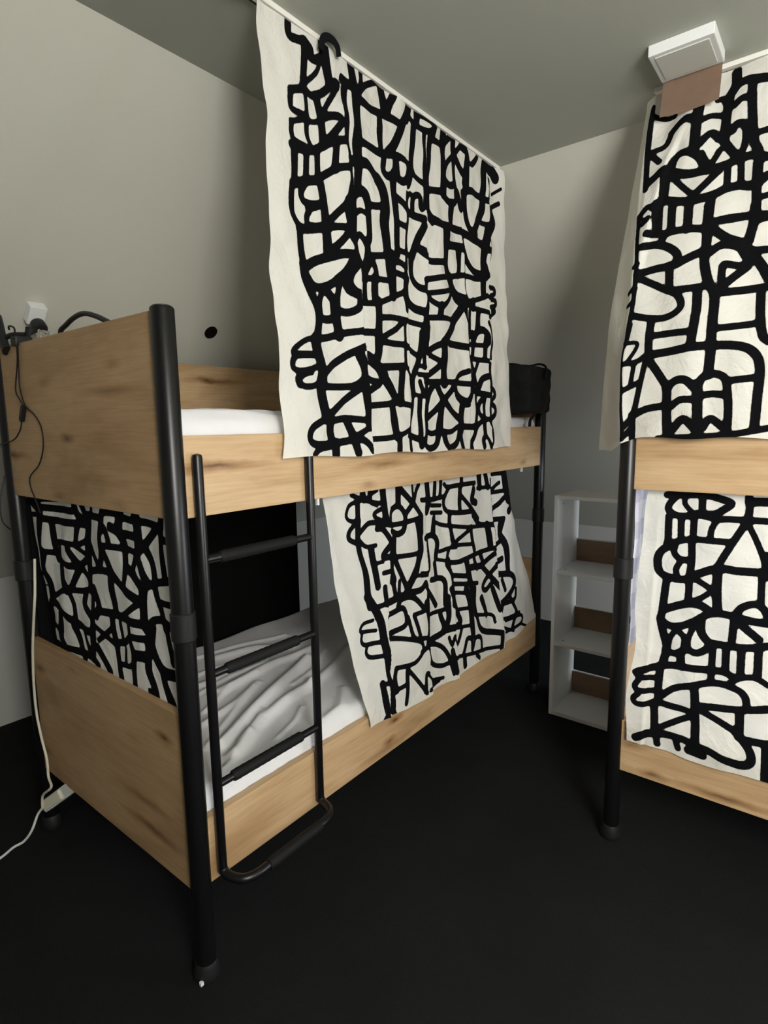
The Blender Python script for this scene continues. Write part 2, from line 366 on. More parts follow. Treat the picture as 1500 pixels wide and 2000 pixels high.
bed_l = bunk_bed('oak and black steel bunk bed with a ladder, along the left sloped wall', lambda a, d: (-d, a), M_WOOD_Y, M_WOOD_SHADED, True)
RX, RY = 0.6847, 1.1885
bed_r = bunk_bed('oak and black steel bunk bed at the right edge, behind curtains, no ladder in view', lambda a, d: (RX+a, RY+d), M_WOOD_X2, M_WOOD_Y, False)

# ------------------------------------------------------------------ mattresses
def segdist(P, a, b):
    a = np.array(a, float); b = np.array(b, float); d = b-a; t = np.clip(((P-a)@d)/(d@d+1e-12), 0, 1)
    return np.linalg.norm(P-a-t[..., None]*d, axis=-1), t
def mattress(name, label, x0, x1, y0, y1, z0, z1, ridges, seed, n=(130, 280), rnd=0.035):
    nx, ny = n; rs = np.random.RandomState(seed)
    X, Y = np.meshgrid(np.linspace(x0, x1, nx), np.linspace(y0, y1, ny), indexing='ij'); P = np.stack([X, Y], -1)
    h = np.zeros_like(X)
    for pts, ht, w in ridges:
        best = np.zeros_like(X)
        for a, b in zip(pts, pts[1:]):
            d, t = segdist(P, a, b); best = np.maximum(best, np.exp(-(d/w)**2))
        h += ht*best
    for k in range(14):
        a = rs.uniform(0, 2*math.pi); f = rs.uniform(8, 34); h += 0.0011*np.sin((X*math.cos(a)+Y*math.sin(a))*f+rs.uniform(0, 6)+1.5*np.sin(3*X+2*Y+k))
    e = np.minimum(np.minimum(X-x0, x1-X), np.minimum(Y-y0, y1-Y)); q = np.clip(1-e/rnd, 0, 1)
    Z = z1+h*np.clip(e/.03, .15, 1)-rnd*(1-np.sqrt(np.clip(1-q*q, 0, 1)))
    bm = nb(); vs = [[bm.verts.new((X[i, j], Y[i, j], Z[i, j])) for j in range(ny)] for i in range(nx)]
    for i in range(nx-1):
        for j in range(ny-1): bm.faces.new((vs[i][j], vs[i+1][j], vs[i+1][j+1], vs[i][j+1]))
    ring = [vs[i][0] for i in range(nx)]+[vs[nx-1][j] for j in range(1, ny)]+[vs[i][ny-1] for i in range(nx-2, -1, -1)]+[vs[0][j] for j in range(ny-2, 0, -1)]
    prev = ring; L = len(ring)
    for lv in range(1, 6):
        cur = []
        for k, v in enumerate(ring):
            zz = v.co.z+(z0-v.co.z)*lv/5; wob = 0.003*math.sin(k*0.35+lv*1.3)+0.002*math.sin(k*0.9+lv)
            cx, cy = (x0+x1)/2, (y0+y1)/2
            ex = -1 if v.co.x < x0+1e-4 else (1 if v.co.x > x1-1e-4 else 0); ey = -1 if v.co.y < y0+1e-4 else (1 if v.co.y > y1-1e-4 else 0)
            cur.append(bm.verts.new((v.co.x+ex*wob*(lv < 5), v.co.y+ey*wob*(lv < 5), zz)))
        for k in range(L): bm.faces.new((prev[k], cur[k], cur[(k+1) % L], prev[(k+1) % L]))
        prev = cur
    bm.faces.new(prev)
    o = finish(name, bm, M_SHEET, loc=((x0+x1)/2, (y0+y1)/2, z0))
    for p in o.data.polygons: p.use_smooth = True
    tag(o, label, 'mattress', 'sheeted bunk mattresses'); return o
low_r = [([(-.178, .208), (-.258, .384), (-.358, .617), (-.44, .82)], .024, .022), ([(-.102, .193), (-.202, .387), (-.234, .505), (-.256, .66)], .020, .020),
         ([(-.028, .513), (-.05, .60), (-.136, .712)], .012, .02), ([(-.475, .409), (-.498, .552), (-.514, .721), (-.5, .9)], .016, .022), ([(-.754, .61), (-.705, .772), (-.61, .893)], .014, .025),
         ([(-.058, .134), (-.097, .217), (-.153, .3)], .012, .014), ([(-.26, .673), (-.313, .869), (-.40, 1.05)], .016, .02), ([(-.33, .25), (-.36, .40), (-.43, .55)], .010, .016),
         ([(-.60, .25), (-.58, .45), (-.62, .62)], .012, .02), ([(-.15, .8), (-.12, 1.0), (-.2, 1.3)], .014, .02),
         ([(-.20, .16), (-.30, .33), (-.41, .52)], .007, .009), ([(-.14, .24), (-.19, .34), (-.24, .42)], .008, .008), ([(-.40, .30), (-.47, .46), (-.49, .60)], .008, .010), ([(-.52, .34), (-.56, .52), (-.55, .70)], .008, .009),
         ([(-.66, .30), (-.68, .52), (-.62, .74)], .009, .011), ([(-.31, .62), (-.36, .78), (-.44, .92)], .008, .009), ([(-.07, .33), (-.11, .44), (-.16, .52)], .007, .008), ([(-.84, .4), (-.80, .7), (-.72, .95)], .009, .012)]
mattress('mattress', 'white sheeted mattress with rumpled folds in the lower bunk behind the ladder', -.945, -.016, .03, 2.05, .313, .500, low_r, 3)
up_r = [([(-.045, .06), (-.055, .16), (-.040, .30), (-.03, .40)], .006, .008), ([(-.09, .10), (-.12, .24), (-.10, .42)], .008, .011), ([(-.05, .05), (-.06, .25), (-.10, .5), (-.3, .7)], .012, .02), ([(-.20, .1), (-.30, .4), (-.5, .6)], .012, .03), ([(-.7, .3), (-.75, .7)], .02, .05)]
mattress('mattress', 'white sheeted mattress on the upper bunk beside the wall with the round hole', -.945, -.016, .03, 2.05, 1.280, 1.478, up_r, 4)
mattress('mattress', 'white sheeted mattress on the right lower bunk, behind its printed curtain', RX+.03, RX+2.05, RY+.016, RY+.945, .313, .44, [], 5, n=(90, 60))
mattress('mattress', 'white sheeted mattress on the right upper bunk, behind its printed curtain', RX+.03, RX+2.05, RY+.016, RY+.945, 1.280, 1.44, [], 6, n=(90, 60))

# ------------------------------------------------------------------ printed curtains
PRINT = {
'A': '''23:409,2481 410,2451 435,2452 462,2458
22:462,2460 457,2406 452,2355 448,2340
23:466,2462 484,2448 478,2426 497,2427 516,2440
31:533,2450 528,2478 529,2493 551,2513 572,2522 588,2516 591,2507
36:535,2492 535,2451 545,2419 553,2396
14:519,2438 502,2400 458,2354
21:406,2318 457,2339 483,2334 524,2357 572,2402 590,2406
28:564,2395 585,2402
16:589,2398 562,2363 528,2313
17:403,2317 399,2286 406,2270 452,2271
16:458,2324 457,2281 465,2263
30:501,2336 509,2306 515,2277 522,2226
22:516,2289 550,2308 584,2318 599,2310 578,2283 544,2247
14:398,2239 452,2262 483,2267 515,2283
19:400,2237 398,2211 410,2195 462,2193
18:457,2253 460,2223 474,2202
23:396,2181 435,2180 486,2198 536,2231 576,2252 616,2267
26:405,2179 399,2093
23:448,2181 443,2109
27:496,2196 494,2127
24:573,2244 566,2204 561,2172
21:390,2081 429,2101 489,2124 531,2151 575,2179 627,2197
19:390,2081 384,2054 381,2025
27:620,2411 618,2369 621,2316 624,2262
20:624,2262 627,2196 629,2151
35:653,2481 657,2450 661,2427
26:607,2427 643,2425 679,2424
20:698,2484 695,2455 682,2427
18:769,2486 724,2461 694,2435 660,2405
34:667,2408 668,2333 665,2247 663,2147
26:678,2402 735,2400 800,2408 848,2411 891,2410
38:794,2485 805,2457 814,2422
27:854,2482 835,2448 823,2419
32:934,2474 903,2419 873,2368 844,2328 816,2300
26:782,2395 777,2344 781,2292
24:676,2284 728,2286 779,2286 821,2299 875,2308 926,2302
25:796,2285 791,2247 804,2232 828,2236 851,2260 859,2293
26:861,2288 866,2246 889,2236 911,2253 923,2295
32:631,2219 668,2225 706,2229 744,2215 773,2185 789,2138
33:843,2233 845,2153
21:858,2181 897,2170
31:637,2096 644,2127 668,2144 691,2142 705,2118
21:390,2081 383,2041 383,2008 406,1985 432,1981
23:391,2083 441,2103 501,2124
21:436,2094 424,2070 433,2051 464,2050 497,2061
19:451,2033 440,2012 445,1995 468,1995 497,2003
15:443,2035 467,2041 496,2056
36:504,2117 510,2062 514,2009 518,1941
21:405,1977 440,1980 500,1996 552,2014 605,2024
21:633,2166 626,2148 610,2109 582,2072 531,2025
49:612,2090 614,2062 622,2035 627,2005
32:627,2005 637,1978 640,1955
28:638,2083 638,2117 653,2140 677,2151 701,2143 708,2113
17:642,2071 660,2085 674,2090 698,2086
22:639,2126 641,2075 641,2026 645,1997
28:705,2130 705,2070 705,2023 693,2002
19:645,1997 665,2020 688,2001
27:640,1996 647,1963 666,1916
25:693,2002 694,1973 676,1918
28:412,1973 414,1932 416,1879
33:414,1879 416,1850 436,1818 458,1786 464,1757 458,1700
26:423,1879 466,1903 521,1925 583,1946 638,1953
22:604,2010 567,1974 530,1944
24:608,1926 579,1891 538,1858 490,1836 449,1833 425,1852
31:637,1943 617,1919 588,1890 556,1867
22:641,1929 609,1897 603,1869 622,1849 652,1842
24:492,1833 477,1800 477,1764
30:498,1834 524,1819 538,1804 541,1767
21:563,1862 553,1829 550,1791
26:584,1869 594,1847 638,1837
23:552,1783 590,1781 633,1800 642,1834
24:476,1750 509,1751 544,1762
40:542,1799 546,1747 550,1713
21:456,1691 506,1701 568,1719 653,1735
22:653,1733 729,1739
16:456,1696 407,1682 373,1661 362,1647 374,1642 408,1645 444,1648
20:381,1642 449,1648
18:374,1641 360,1625 359,1606 378,1598 413,1603 454,1615
22:384,1594 372,1577 376,1563
39:452,1691 461,1652 471,1611 474,1568
23:474,1594 527,1627 592,1662 663,1691
37:630,1658 647,1622 649,1579
28:669,1664 698,1651 739,1631 764,1610
37:739,1834 736,1739 731,1676 716,1652
21:708,1954 691,1927 678,1901
27:711,1955 729,1931 733,1907
21:698,1964 778,1982 849,1995
42:761,2205 784,2182 793,2139 788,2091 793,2046 797,1988
32:844,2230 844,2168 846,2090 851,2006
22:704,2116 734,2120 775,2130
19:658,1892 722,1902 801,1910 823,1917
23:681,1892 677,1828
31:727,1906 725,1835
33:797,1982 800,1938 818,1916
19:654,1821 698,1824 744,1833 798,1854 878,1885
48:821,1987 818,1942 820,1872
21:826,1974 865,1979 893,1969
21:830,1943 863,1942 892,1938
23:861,2179 902,2165 913,2155 954,2148 1010,2152
17:860,2100 905,2100
20:856,2016 901,2016 930,2011
15:915,2210 915,2156 909,2090 900,2006 891,1939 890,1880
28:1001,2128 964,2070 943,2025 930,1996 938,1948 969,1920 1006,1916
29:906,1936 895,1907 906,1866 941,1846 997,1838
22:884,1889 897,1858 902,1832
20:747,1788 823,1798 885,1798 939,1795 995,1791
20:873,1788 832,1762 754,1727
21:753,1713 819,1714 882,1715 923,1697 959,1683
21:744,1634 815,1640 884,1646
13:887,1796 882,1722 889,1655
22:987,1785 971,1714 960,1678 932,1630
34:941,2486 933,2461 924,2442
20:942,2455 979,2442 1046,2446 1092,2467
19:981,2479 1042,2483 1102,2482
32:987,2482 985,2449
29:1089,2474 1078,2447
29:967,2433 954,2375 948,2309 955,2283
22:1029,2436 1026,2367 1019,2266 1013,2195
24:1060,2434 1054,2376 1041,2273 1033,2183
25:1062,2428 1104,2431 1151,2435
40:1153,2477 1145,2430 1138,2370 1136,2314 1139,2271
23:1197,2481 1166,2455 1144,2430
29:1222,2479 1215,2443 1220,2428
19:1269,2476 1220,2428 1169,2383 1146,2345 1154,2323 1188,2316 1219,2329
30:1220,2431 1256,2400 1294,2376 1293,2351
25:1217,2427 1218,2360 1228,2321
34:1276,2475 1311,2461 1305,2405 1299,2327
22:1318,2438 1341,2432 1366,2450 1397,2479
39:1454,2475 1438,2409 1426,2333
52:1467,2471 1514,2463 1536,2446
28:1487,2420 1479,2351
13:1513,2373 1576,2410
19:1499,2318 1566,2352
44:1494,2297 1511,2262 1489,2220
25:1045,2257 1125,2273 1151,2260 1186,2253 1221,2265 1227,2299
17:1153,2306 1188,2307 1224,2323
30:1240,2306 1253,2267 1270,2255 1285,2315
27:1299,2327 1353,2337 1418,2334 1460,2333
35:1197,2251 1191,2182
30:1036,2181 1061,2164 1121,2161 1205,2169 1279,2173 1349,2161 1431,2156
20:1030,2203 1034,2170 1060,2150
27:1291,2310 1298,2257 1319,2206 1342,2186
33:1426,2325 1402,2265 1360,2201
20:1408,2236 1467,2238
36:1458,2233 1442,2178 1425,2155
14:1478,2343 1469,2243
23:919,2294 938,2281 920,2234
23:954,2279 984,2270 1014,2265
25:864,2180 886,2172 913,2152 948,2146 1003,2144
16:919,2153 918,2188 931,2211 945,2209
22:946,2167 952,2204 969,2217 987,2214 993,2180 1018,2199
18:860,2100 905,2098
15:909,2164 907,2089 909,2021
26:1006,2129 971,2078 937,2021
18:962,2053 1005,2047
45:1156,2138 1148,2058
24:1167,2103 1247,2111 1285,2101
13:1273,2181 1286,2124 1292,2088
24:968,2044 1011,2029 1049,2020 1130,2032
46:1148,2147 1145,2075 1148,2022 1170,1983
28:1167,2100 1233,2112 1278,2111 1301,2075 1347,2046 1412,2038
30:1245,2100 1241,2011
15:1273,2177 1284,2068 1290,2012 1297,1956 1312,1928
28:1287,2169 1357,2161 1431,2148 1457,2142
27:1366,2184 1334,2191
42:1458,2221 1433,2157 1422,2095 1420,2016 1421,1969
17:1476,2225 1475,2106
29:1439,2079 1455,2046
21:1011,1951 1087,1970 1171,1990 1283,2015 1370,2017 1446,2033
53:1174,1984 1188,1953 1227,1926 1288,1917
27:1017,1945 1019,1907
19:1012,1906 1099,1923 1169,1941
23:1031,1895 1070,1882 1111,1876 1146,1893 1169,1924
34:1111,1876 1096,1841
29:1022,1897 1004,1822 994,1768 1000,1716
21:1015,1823 1109,1834 1202,1840
37:1280,1915 1249,1884 1210,1838 1164,1787 1124,1746
24:1266,1906 1302,1849 1318,1804 1311,1745
20:1304,1921 1369,1937 1454,1966
20:1472,2003 1516,2004 1525,1985 1467,1960 1534,1958 1526,1936 1470,1922 1526,1915 1501,1897 1461,1882
20:1304,1911 1368,1903 1453,1899
28:1346,1929 1351,1903
31:1386,1896 1376,1827
21:1327,1888 1325,1805 1357,1789
31:1355,1769 1372,1812 1408,1825 1438,1810 1442,1777
19:1320,1761 1390,1764 1437,1765
26:1345,1807 1355,1757 1345,1712
29:1429,1796 1427,1714
21:1314,1710 1380,1706 1449,1706
27:1163,1748 1237,1748 1307,1746
24:1127,1748 1064,1728 1007,1701
22:1007,1701 1063,1686 1114,1671
24:1104,1671 1041,1637 991,1613
49:1124,1742 1118,1672 1115,1604
22:993,1598 1101,1604 1203,1607 1328,1605
23:1218,1611 1243,1638 1297,1655
21:1309,1745 1315,1686 1337,1627 1338,1591
21:1332,1695 1356,1648 1371,1592
19:1382,1695 1356,1648 1337,1615
27:1382,1593 1406,1629 1448,1643
25:1336,1591 1377,1574 1447,1566
23:1465,1600 1510,1589 1521,1564 1473,1540
25:1473,1537 1520,1519 1524,1490 1481,1464
15:1462,1696 1463,1464
17:1452,1860 1469,1821 1467,1718
30:1066,1591 1099,1551 1155,1507 1225,1467
27:1195,1601 1142,1560 1084,1517 1008,1472
27:1046,1590 1018,1556 998,1520
27:1000,1592 994,1410 994,1370
39:1206,1601 1203,1566 1247,1540 1294,1533 1326,1566 1336,1607
35:1107,1540 1091,1484 1084,1423
45:1248,1532 1242,1465 1234,1421
21:1000,1427 1039,1415 1088,1422 1160,1420 1228,1441 1316,1436 1375,1448 1427,1469
18:1371,1580 1365,1506 1358,1444
24:1411,1552 1385,1519 1386,1489 1427,1464
17:1422,1553 1417,1473
23:976,1766 968,1713 952,1660 926,1606 928,1553
18:986,1732 986,1648
16:954,1653 989,1650
17:956,1623 994,1622
16:897,1639 919,1595 922,1518 904,1455
15:928,1553 991,1546
21:962,1597 979,1555
23:960,1537 961,1411 965,1371
18:460,1571 430,1560 395,1557 377,1565 378,1580 397,1592 425,1598
39:469,1585 464,1564 471,1524 478,1472
21:476,1561 536,1562 601,1568 640,1591
42:657,1620 650,1585 653,1545 662,1497 664,1450
23:621,1559 556,1519 496,1482
22:491,1470 465,1464 425,1447 409,1420 421,1400 460,1395 513,1398
31:496,1472 494,1436 504,1406
21:508,1464 571,1470 648,1464
30:569,1463 592,1419 612,1365
20:669,1446 621,1423 591,1415
23:512,1397 549,1400 620,1406 653,1392 672,1369
32:521,1397 521,1363
20:447,1383 427,1366
18:443,1382 503,1388
39:679,1659 728,1634 758,1600 810,1546 844,1527
23:675,1596 705,1587 736,1582 688,1558
21:685,1510 754,1515 838,1522 914,1513
36:867,1637 858,1568 856,1527
37:793,1512 802,1465 816,1411
19:685,1404 775,1407 838,1414 893,1432
16:909,1500 900,1437 888,1409
33:832,1410 830,1366
28:902,1409 902,1363
23:910,1410 979,1389
23:746,1632 815,1639 884,1646
25:995,1409 987,1385 1022,1362 1063,1373 1080,1418
28:1106,1417 1115,1381 1151,1358 1201,1375 1228,1421
29:1228,1421 1244,1382 1258,1349
25:1260,1438 1319,1437 1362,1434
24:1362,1431 1350,1401 1330,1371 1335,1346
22:1356,1431 1403,1460
21:1420,1467 1472,1467
25:1419,1461 1425,1405 1410,1381 1419,1352
17:1425,1405 1447,1380 1463,1351
30:1468,1458 1493,1423 1489,1378 1473,1350''',
'B': '''17:667,1222 708,1204 782,1184 837,1174
30:718,1223 725,1203
26:760,1224 761,1201
15:799,1225 738,1203
32:828,1223 831,1179 833,1113
15:715,1201 656,1189 630,1160 643,1140 684,1131
18:675,1126 640,1107 636,1080 668,1061
22:693,1200 689,1133
30:688,1133 682,1066 702,965 714,833
16:829,1162 773,1141 830,1109
12:766,1182 796,1171
19:696,1091 735,1116 781,1114 860,1095 946,1091 1049,1099
16:694,1064 725,1039 771,1036
22:782,1092 813,1085 845,1039
22:845,1033 799,991 846,986
14:748,975 795,975
28:748,1026 753,944 762,892
36:849,997 842,936 852,895
18:790,936 840,936
38:919,1222 917,1164
25:937,1215 992,1166
17:1007,1224 1009,1154
22:1057,1220 1002,1160 961,1122
25:1002,1160 1050,1102
24:861,1104 871,1143 910,1158 943,1139 955,1107 934,1067 898,1056 857,1074
26:874,1060 870,972 933,844
19:870,977 940,969 1032,963
36:1021,1086 1030,1009 1027,959 975,887 933,842
27:1106,1227 1108,1159 1090,1111
24:1156,1222 1148,1161
26:1208,1224 1190,1162
20:1067,1161 1136,1157 1222,1159
17:1123,1134 1194,1126
18:1119,1106 1201,1096
20:1231,1207 1251,1195 1324,1195 1471,1194
27:1365,1223 1361,1193
22:1258,1190 1219,1141 1236,1099 1310,1082 1428,1073
30:1348,1182 1337,1098
22:1355,1149 1430,1087 1489,1034
33:1454,1166 1437,1124 1470,1106
41:1513,1229 1519,1172
32:1565,1226 1584,1166
18:1490,1167 1598,1164
24:1050,1093 1044,1040
28:1138,1081 1131,1026
18:1154,1062 1226,1040 1419,1006 1614,990
30:1256,1083 1251,1043 1265,982 1273,956
25:1440,1053 1498,1007 1614,990
25:1419,1006 1426,943 1434,904
45:1562,991 1578,898
21:1406,995 1319,972 1273,955
18:1171,943 1293,946 1410,932
24:1070,1013 1128,1014 1153,982 1147,920
22:1222,904 1253,881 1342,875 1467,884 1629,881
18:1224,916 1238,943 1292,940
15:1158,911 1240,889
24:1022,881 1070,877 1095,918 1088,999
15:984,884 1050,875
26:1136,898 1138,845
35:1219,881 1246,829 1242,709
22:1255,826 1357,804
20:1261,788 1438,755
17:1257,753 1336,734
40:1367,864 1372,802 1388,735 1412,627
23:1429,865 1448,817
30:1482,881 1501,825 1398,833
26:1644,865 1501,825
29:1500,813 1583,742 1633,690
26:1606,791 1490,731 1523,704 1596,733
22:1629,1220 1773,1216
54:1751,1212 1763,1136
20:1620,1148 1708,1174
20:1619,1135 1808,1131
27:1622,1049 1775,1113
35:1807,1124 1819,1096 1769,1087 1821,1061 1777,1031
24:1644,1006 1734,1001
42:1718,991 1681,935 1732,865 1747,743
26:1629,881 1707,909
30:1619,802 1695,814
31:1655,747 1772,722 1797,675 1745,631 1666,601
26:1683,713 1706,661
19:1613,1196 1623,950 1640,745
25:808,819 913,829 1005,824 1048,842
20:794,885 794,823
21:853,891 862,827
18:886,884 880,833
25:1047,836 1123,733
24:1098,842 1188,822 1188,722
25:1064,811 1047,758
35:707,868 736,821 762,758 768,678 780,591 796,521 803,438
18:744,823 826,826 930,823
14:723,783 672,782 654,762 734,744
16:659,751 653,729 676,710 752,698
16:684,704 674,683 700,659 795,643
22:803,776 890,783 912,748 899,713 811,706 802,698
23:867,796 895,816 965,804 1015,752
19:809,691 910,660 989,625 992,585 934,560 837,571
19:922,739 948,655 1020,632
21:958,734 985,650
18:958,740 1033,742
36:1038,764 1054,669 1038,605
18:1051,709 1194,700
27:1152,688 1162,615 1038,604
30:1202,746 1201,663 1164,614
30:1228,777 1261,678 1286,614 1164,619
17:1261,678 1352,665
37:1341,751 1366,663 1376,539
16:1183,613 1366,585
28:1413,734 1422,603 1465,532 1621,478
17:1423,614 1562,577 1585,537
33:1470,680 1512,592
21:987,587 1054,593 1134,562 1181,506 1206,424
20:1038,604 1065,515 1134,479 1177,476
19:1192,580 1208,546 1234,574 1252,532 1294,587
22:1295,481 1323,534 1359,524 1365,478 1396,519 1445,504 1452,450
26:1207,521 1227,423
18:1223,485 1363,458 1490,437 1613,412
28:1304,458 1309,420
22:1401,439 1424,420
27:1622,464 1616,384
18:898,549 944,493 993,424
22:838,569 825,532 826,489
23:897,543 877,425
17:820,495 880,495
21:986,432 1002,478 1023,488 1056,447
15:1058,446 1138,429
17:1015,427 1106,429
27:743,550 753,495 761,445
17:743,548 789,536
33:804,453 741,405
26:796,440 814,391
24:1668,597 1787,596 1809,642
18:1682,587 1660,531 1841,516
18:1688,515 1856,498 1850,457 1692,457
16:1669,485 1768,442
32:1797,521 1758,468
24:1746,620 1810,526
14:1853,454 1930,418
31:1580,695 1621,590''',
'C': '''19:655,2438 656,2398 659,2318 666,2238 673,2159
17:658,2408 699,2388 727,2384
21:675,2280 712,2289 724,2316
26:727,2330 748,2350 767,2357 792,2344
19:676,2270 704,2238
27:677,2177 703,2193 722,2206 750,2193 785,2179 821,2176 846,2176
25:739,2201 746,2233 760,2248 787,2245 815,2222 832,2189
29:797,2386 795,2330 797,2274 798,2243
18:843,2395 857,2393 871,2366
19:811,2341 833,2349 865,2339
23:811,2262 830,2287 842,2290 860,2268
27:884,2467 887,2426 875,2394 872,2340 874,2267
27:874,2396 893,2420 913,2426 931,2422 967,2412
24:929,2423 933,2372 941,2298 952,2231 967,2191 970,2114
23:890,2359 907,2373 928,2370
24:892,2282 902,2299 921,2292 938,2256
20:929,2266 929,2231 922,2205
21:959,2256 982,2257
24:866,2269 892,2227 917,2191
19:866,2233 853,2201 842,2185
15:820,2235 841,2192
25:843,2173 879,2181 914,2188 949,2192 990,2175
23:870,2164 841,2134 812,2109
17:742,2184 776,2145 809,2110
26:728,2197 730,2151 729,2111
27:707,2094 734,2109 775,2098 814,2092 864,2096 896,2108 928,2110 964,2100 993,2120
18:893,2171 896,2114
18:924,2183 930,2118
24:966,2167 972,2079 978,1993
27:718,2098 725,2022
22:757,2092 763,2014
23:803,2088 809,2003
21:862,2091 862,2038 860,1992
23:873,2014 920,2018 973,2013 1007,2006
19:984,2062 1001,2064
14:666,2073 694,2101
10:666,2073 693,2054
23:714,2105 721,2020
20:758,2094 765,2010
23:802,2083 808,2010
26:857,2069 860,2012 864,1954 865,1898 881,1839 899,1804 904,1763 903,1693 903,1640 901,1576
23:696,2015 741,2006 776,2007 817,2005 858,1995
23:751,2005 740,1984
24:688,1975 723,1976 760,1962 788,1937 791,1916 778,1902 732,1901 684,1894
21:685,1882 723,1861 769,1833 803,1813 819,1782 809,1761 776,1748 726,1754 684,1767
24:773,1904 780,1833
26:792,1904 824,1919 859,1931
22:794,1827 838,1826 881,1827
25:875,1993 914,1958 954,1935 982,1899 1006,1863 1024,1828
20:876,2014 915,2012 964,2015
26:973,2040 974,1993 967,1940
21:987,1997 1007,1999
22:980,1912 1016,1908
25:875,1922 897,1938 922,1938 955,1924
29:955,1924 976,1884
20:969,1874 945,1875 916,1883 912,1867 914,1827
24:971,1867 939,1840 910,1811
23:906,1802 952,1802 1026,1804
25:857,1814 861,1751 853,1669
23:1011,1786 1017,1714 1025,1673 1039,1658
19:915,1704 961,1705 1015,1707
20:747,1700 796,1702 847,1701
23:742,1747 738,1692 737,1636
24:743,1646 803,1651 853,1657 902,1658 949,1655 990,1644 1016,1618 1025,1579 1024,1510 1023,1427
24:737,1634 768,1590 797,1546
24:795,1544 818,1565 845,1565 870,1542
27:796,1544 799,1482 804,1403
27:876,1553 881,1480 885,1403
22:879,1552 891,1573 917,1579 943,1565 952,1531 958,1478 959,1413
21:812,1491 835,1509 869,1509
20:888,1519 917,1523 952,1516
24:816,1420 845,1453 879,1423
22:897,1426 915,1453 950,1426
20:953,1558 1013,1562
22:701,1467 741,1486 791,1493
17:728,1625 719,1569 702,1477 673,1430
20:697,1469 701,1395
19:778,1397 869,1401 966,1408 1055,1425
14:662,2080 685,2100
14:662,2077 669,1995 679,1913 681,1794 671,1698 656,1643 662,1525 669,1394
12:661,1686 705,1681 678,1631
16:667,1624 700,1627 725,1642
14:697,1627 689,1563
17:666,1543 711,1565
16:681,1739 671,1698
15:655,1838 682,1849
14:654,1799 680,1806
14:668,1917 682,1924
17:669,1394 699,1430
19:680,2049 693,2062''',
'D': '''23:797,1218 845,1220 894,1224 936,1217 973,1203 952,1181 931,1168 882,1164
21:820,1211 804,1188 805,1169 829,1155 866,1155
16:847,1212 849,1191 871,1167
21:895,1220 898,1169
22:806,1150 809,1075
20:841,1149 845,1082
21:877,1156 879,1082
20:882,1163 941,1154 972,1157 1012,1157 1068,1158
21:1016,1224 1020,1189 1016,1147
26:1020,1211 1063,1213
18:936,1143 928,1121 927,1095
20:805,1064 842,1076 881,1086 933,1088 977,1088
21:1013,1145 992,1101 971,1055 952,1012
17:1022,1142 1043,1101 1065,1049 1073,1010
25:822,1063 791,1038 782,1006 792,969 823,958 864,958 896,978 952,1005 1005,1005 1062,1007
20:830,1062 828,1039 843,1022 870,1018
19:848,1011 839,987 844,965
22:876,1078 880,1019 878,962 879,895
19:887,966 917,953 944,939
17:943,936 920,913 895,896
24:813,953 810,894 807,847 805,811 825,755
25:813,852 850,872 886,886 919,885 943,868
27:953,1003 955,938 961,876
23:805,817 834,805 868,812 900,832 934,859 969,869 1006,869
22:1006,869 1025,901 1057,915 1080,899 1089,876
19:1064,1009 1069,921
17:1073,1062 1078,993
22:1007,867 1006,796
24:1025,868 1061,862 1091,861
23:1029,846 1072,810
21:919,849 920,804 938,781
25:804,819 815,778 827,730 819,673
17:855,802 838,768 832,735
19:859,795 878,773 877,734
17:901,819 889,775 890,745
23:826,718 854,717 877,733
23:920,842 923,801 944,776 976,776 1007,778 1067,785 1096,795
22:890,740 914,734 939,752 948,773
27:869,720 874,683
23:744,632 780,651 822,669 874,681 917,685 956,690 991,693 1021,685
20:958,760 958,715 959,659
22:993,768 995,695
22:1032,773 1035,698
22:1074,776 1077,705
18:753,640 746,626 760,619 800,624
19:755,611 743,585 756,573 803,581
19:755,562 741,542 753,528 788,535 809,543
24:813,663 813,600 814,545
21:823,569 855,602 905,628 953,649 991,656 1032,651 1052,631 1058,598
19:1009,663 1029,685 1068,696 1105,679
26:916,624 922,584 931,448
22:821,545 859,544 911,545
19:816,456 863,495 915,530
24:803,541 811,455
23:933,575 974,581 1052,592 1110,612
22:947,559 987,542 1036,519
24:1041,583 1045,503
25:756,412 795,437 845,448 894,449 928,442 968,439 1008,427 1055,423 1079,439 1076,467 1059,491 1036,517
20:874,443 883,415
21:818,436 823,411
27:914,420 953,417
24:1059,500 1118,509
17:1110,501 1116,393''',
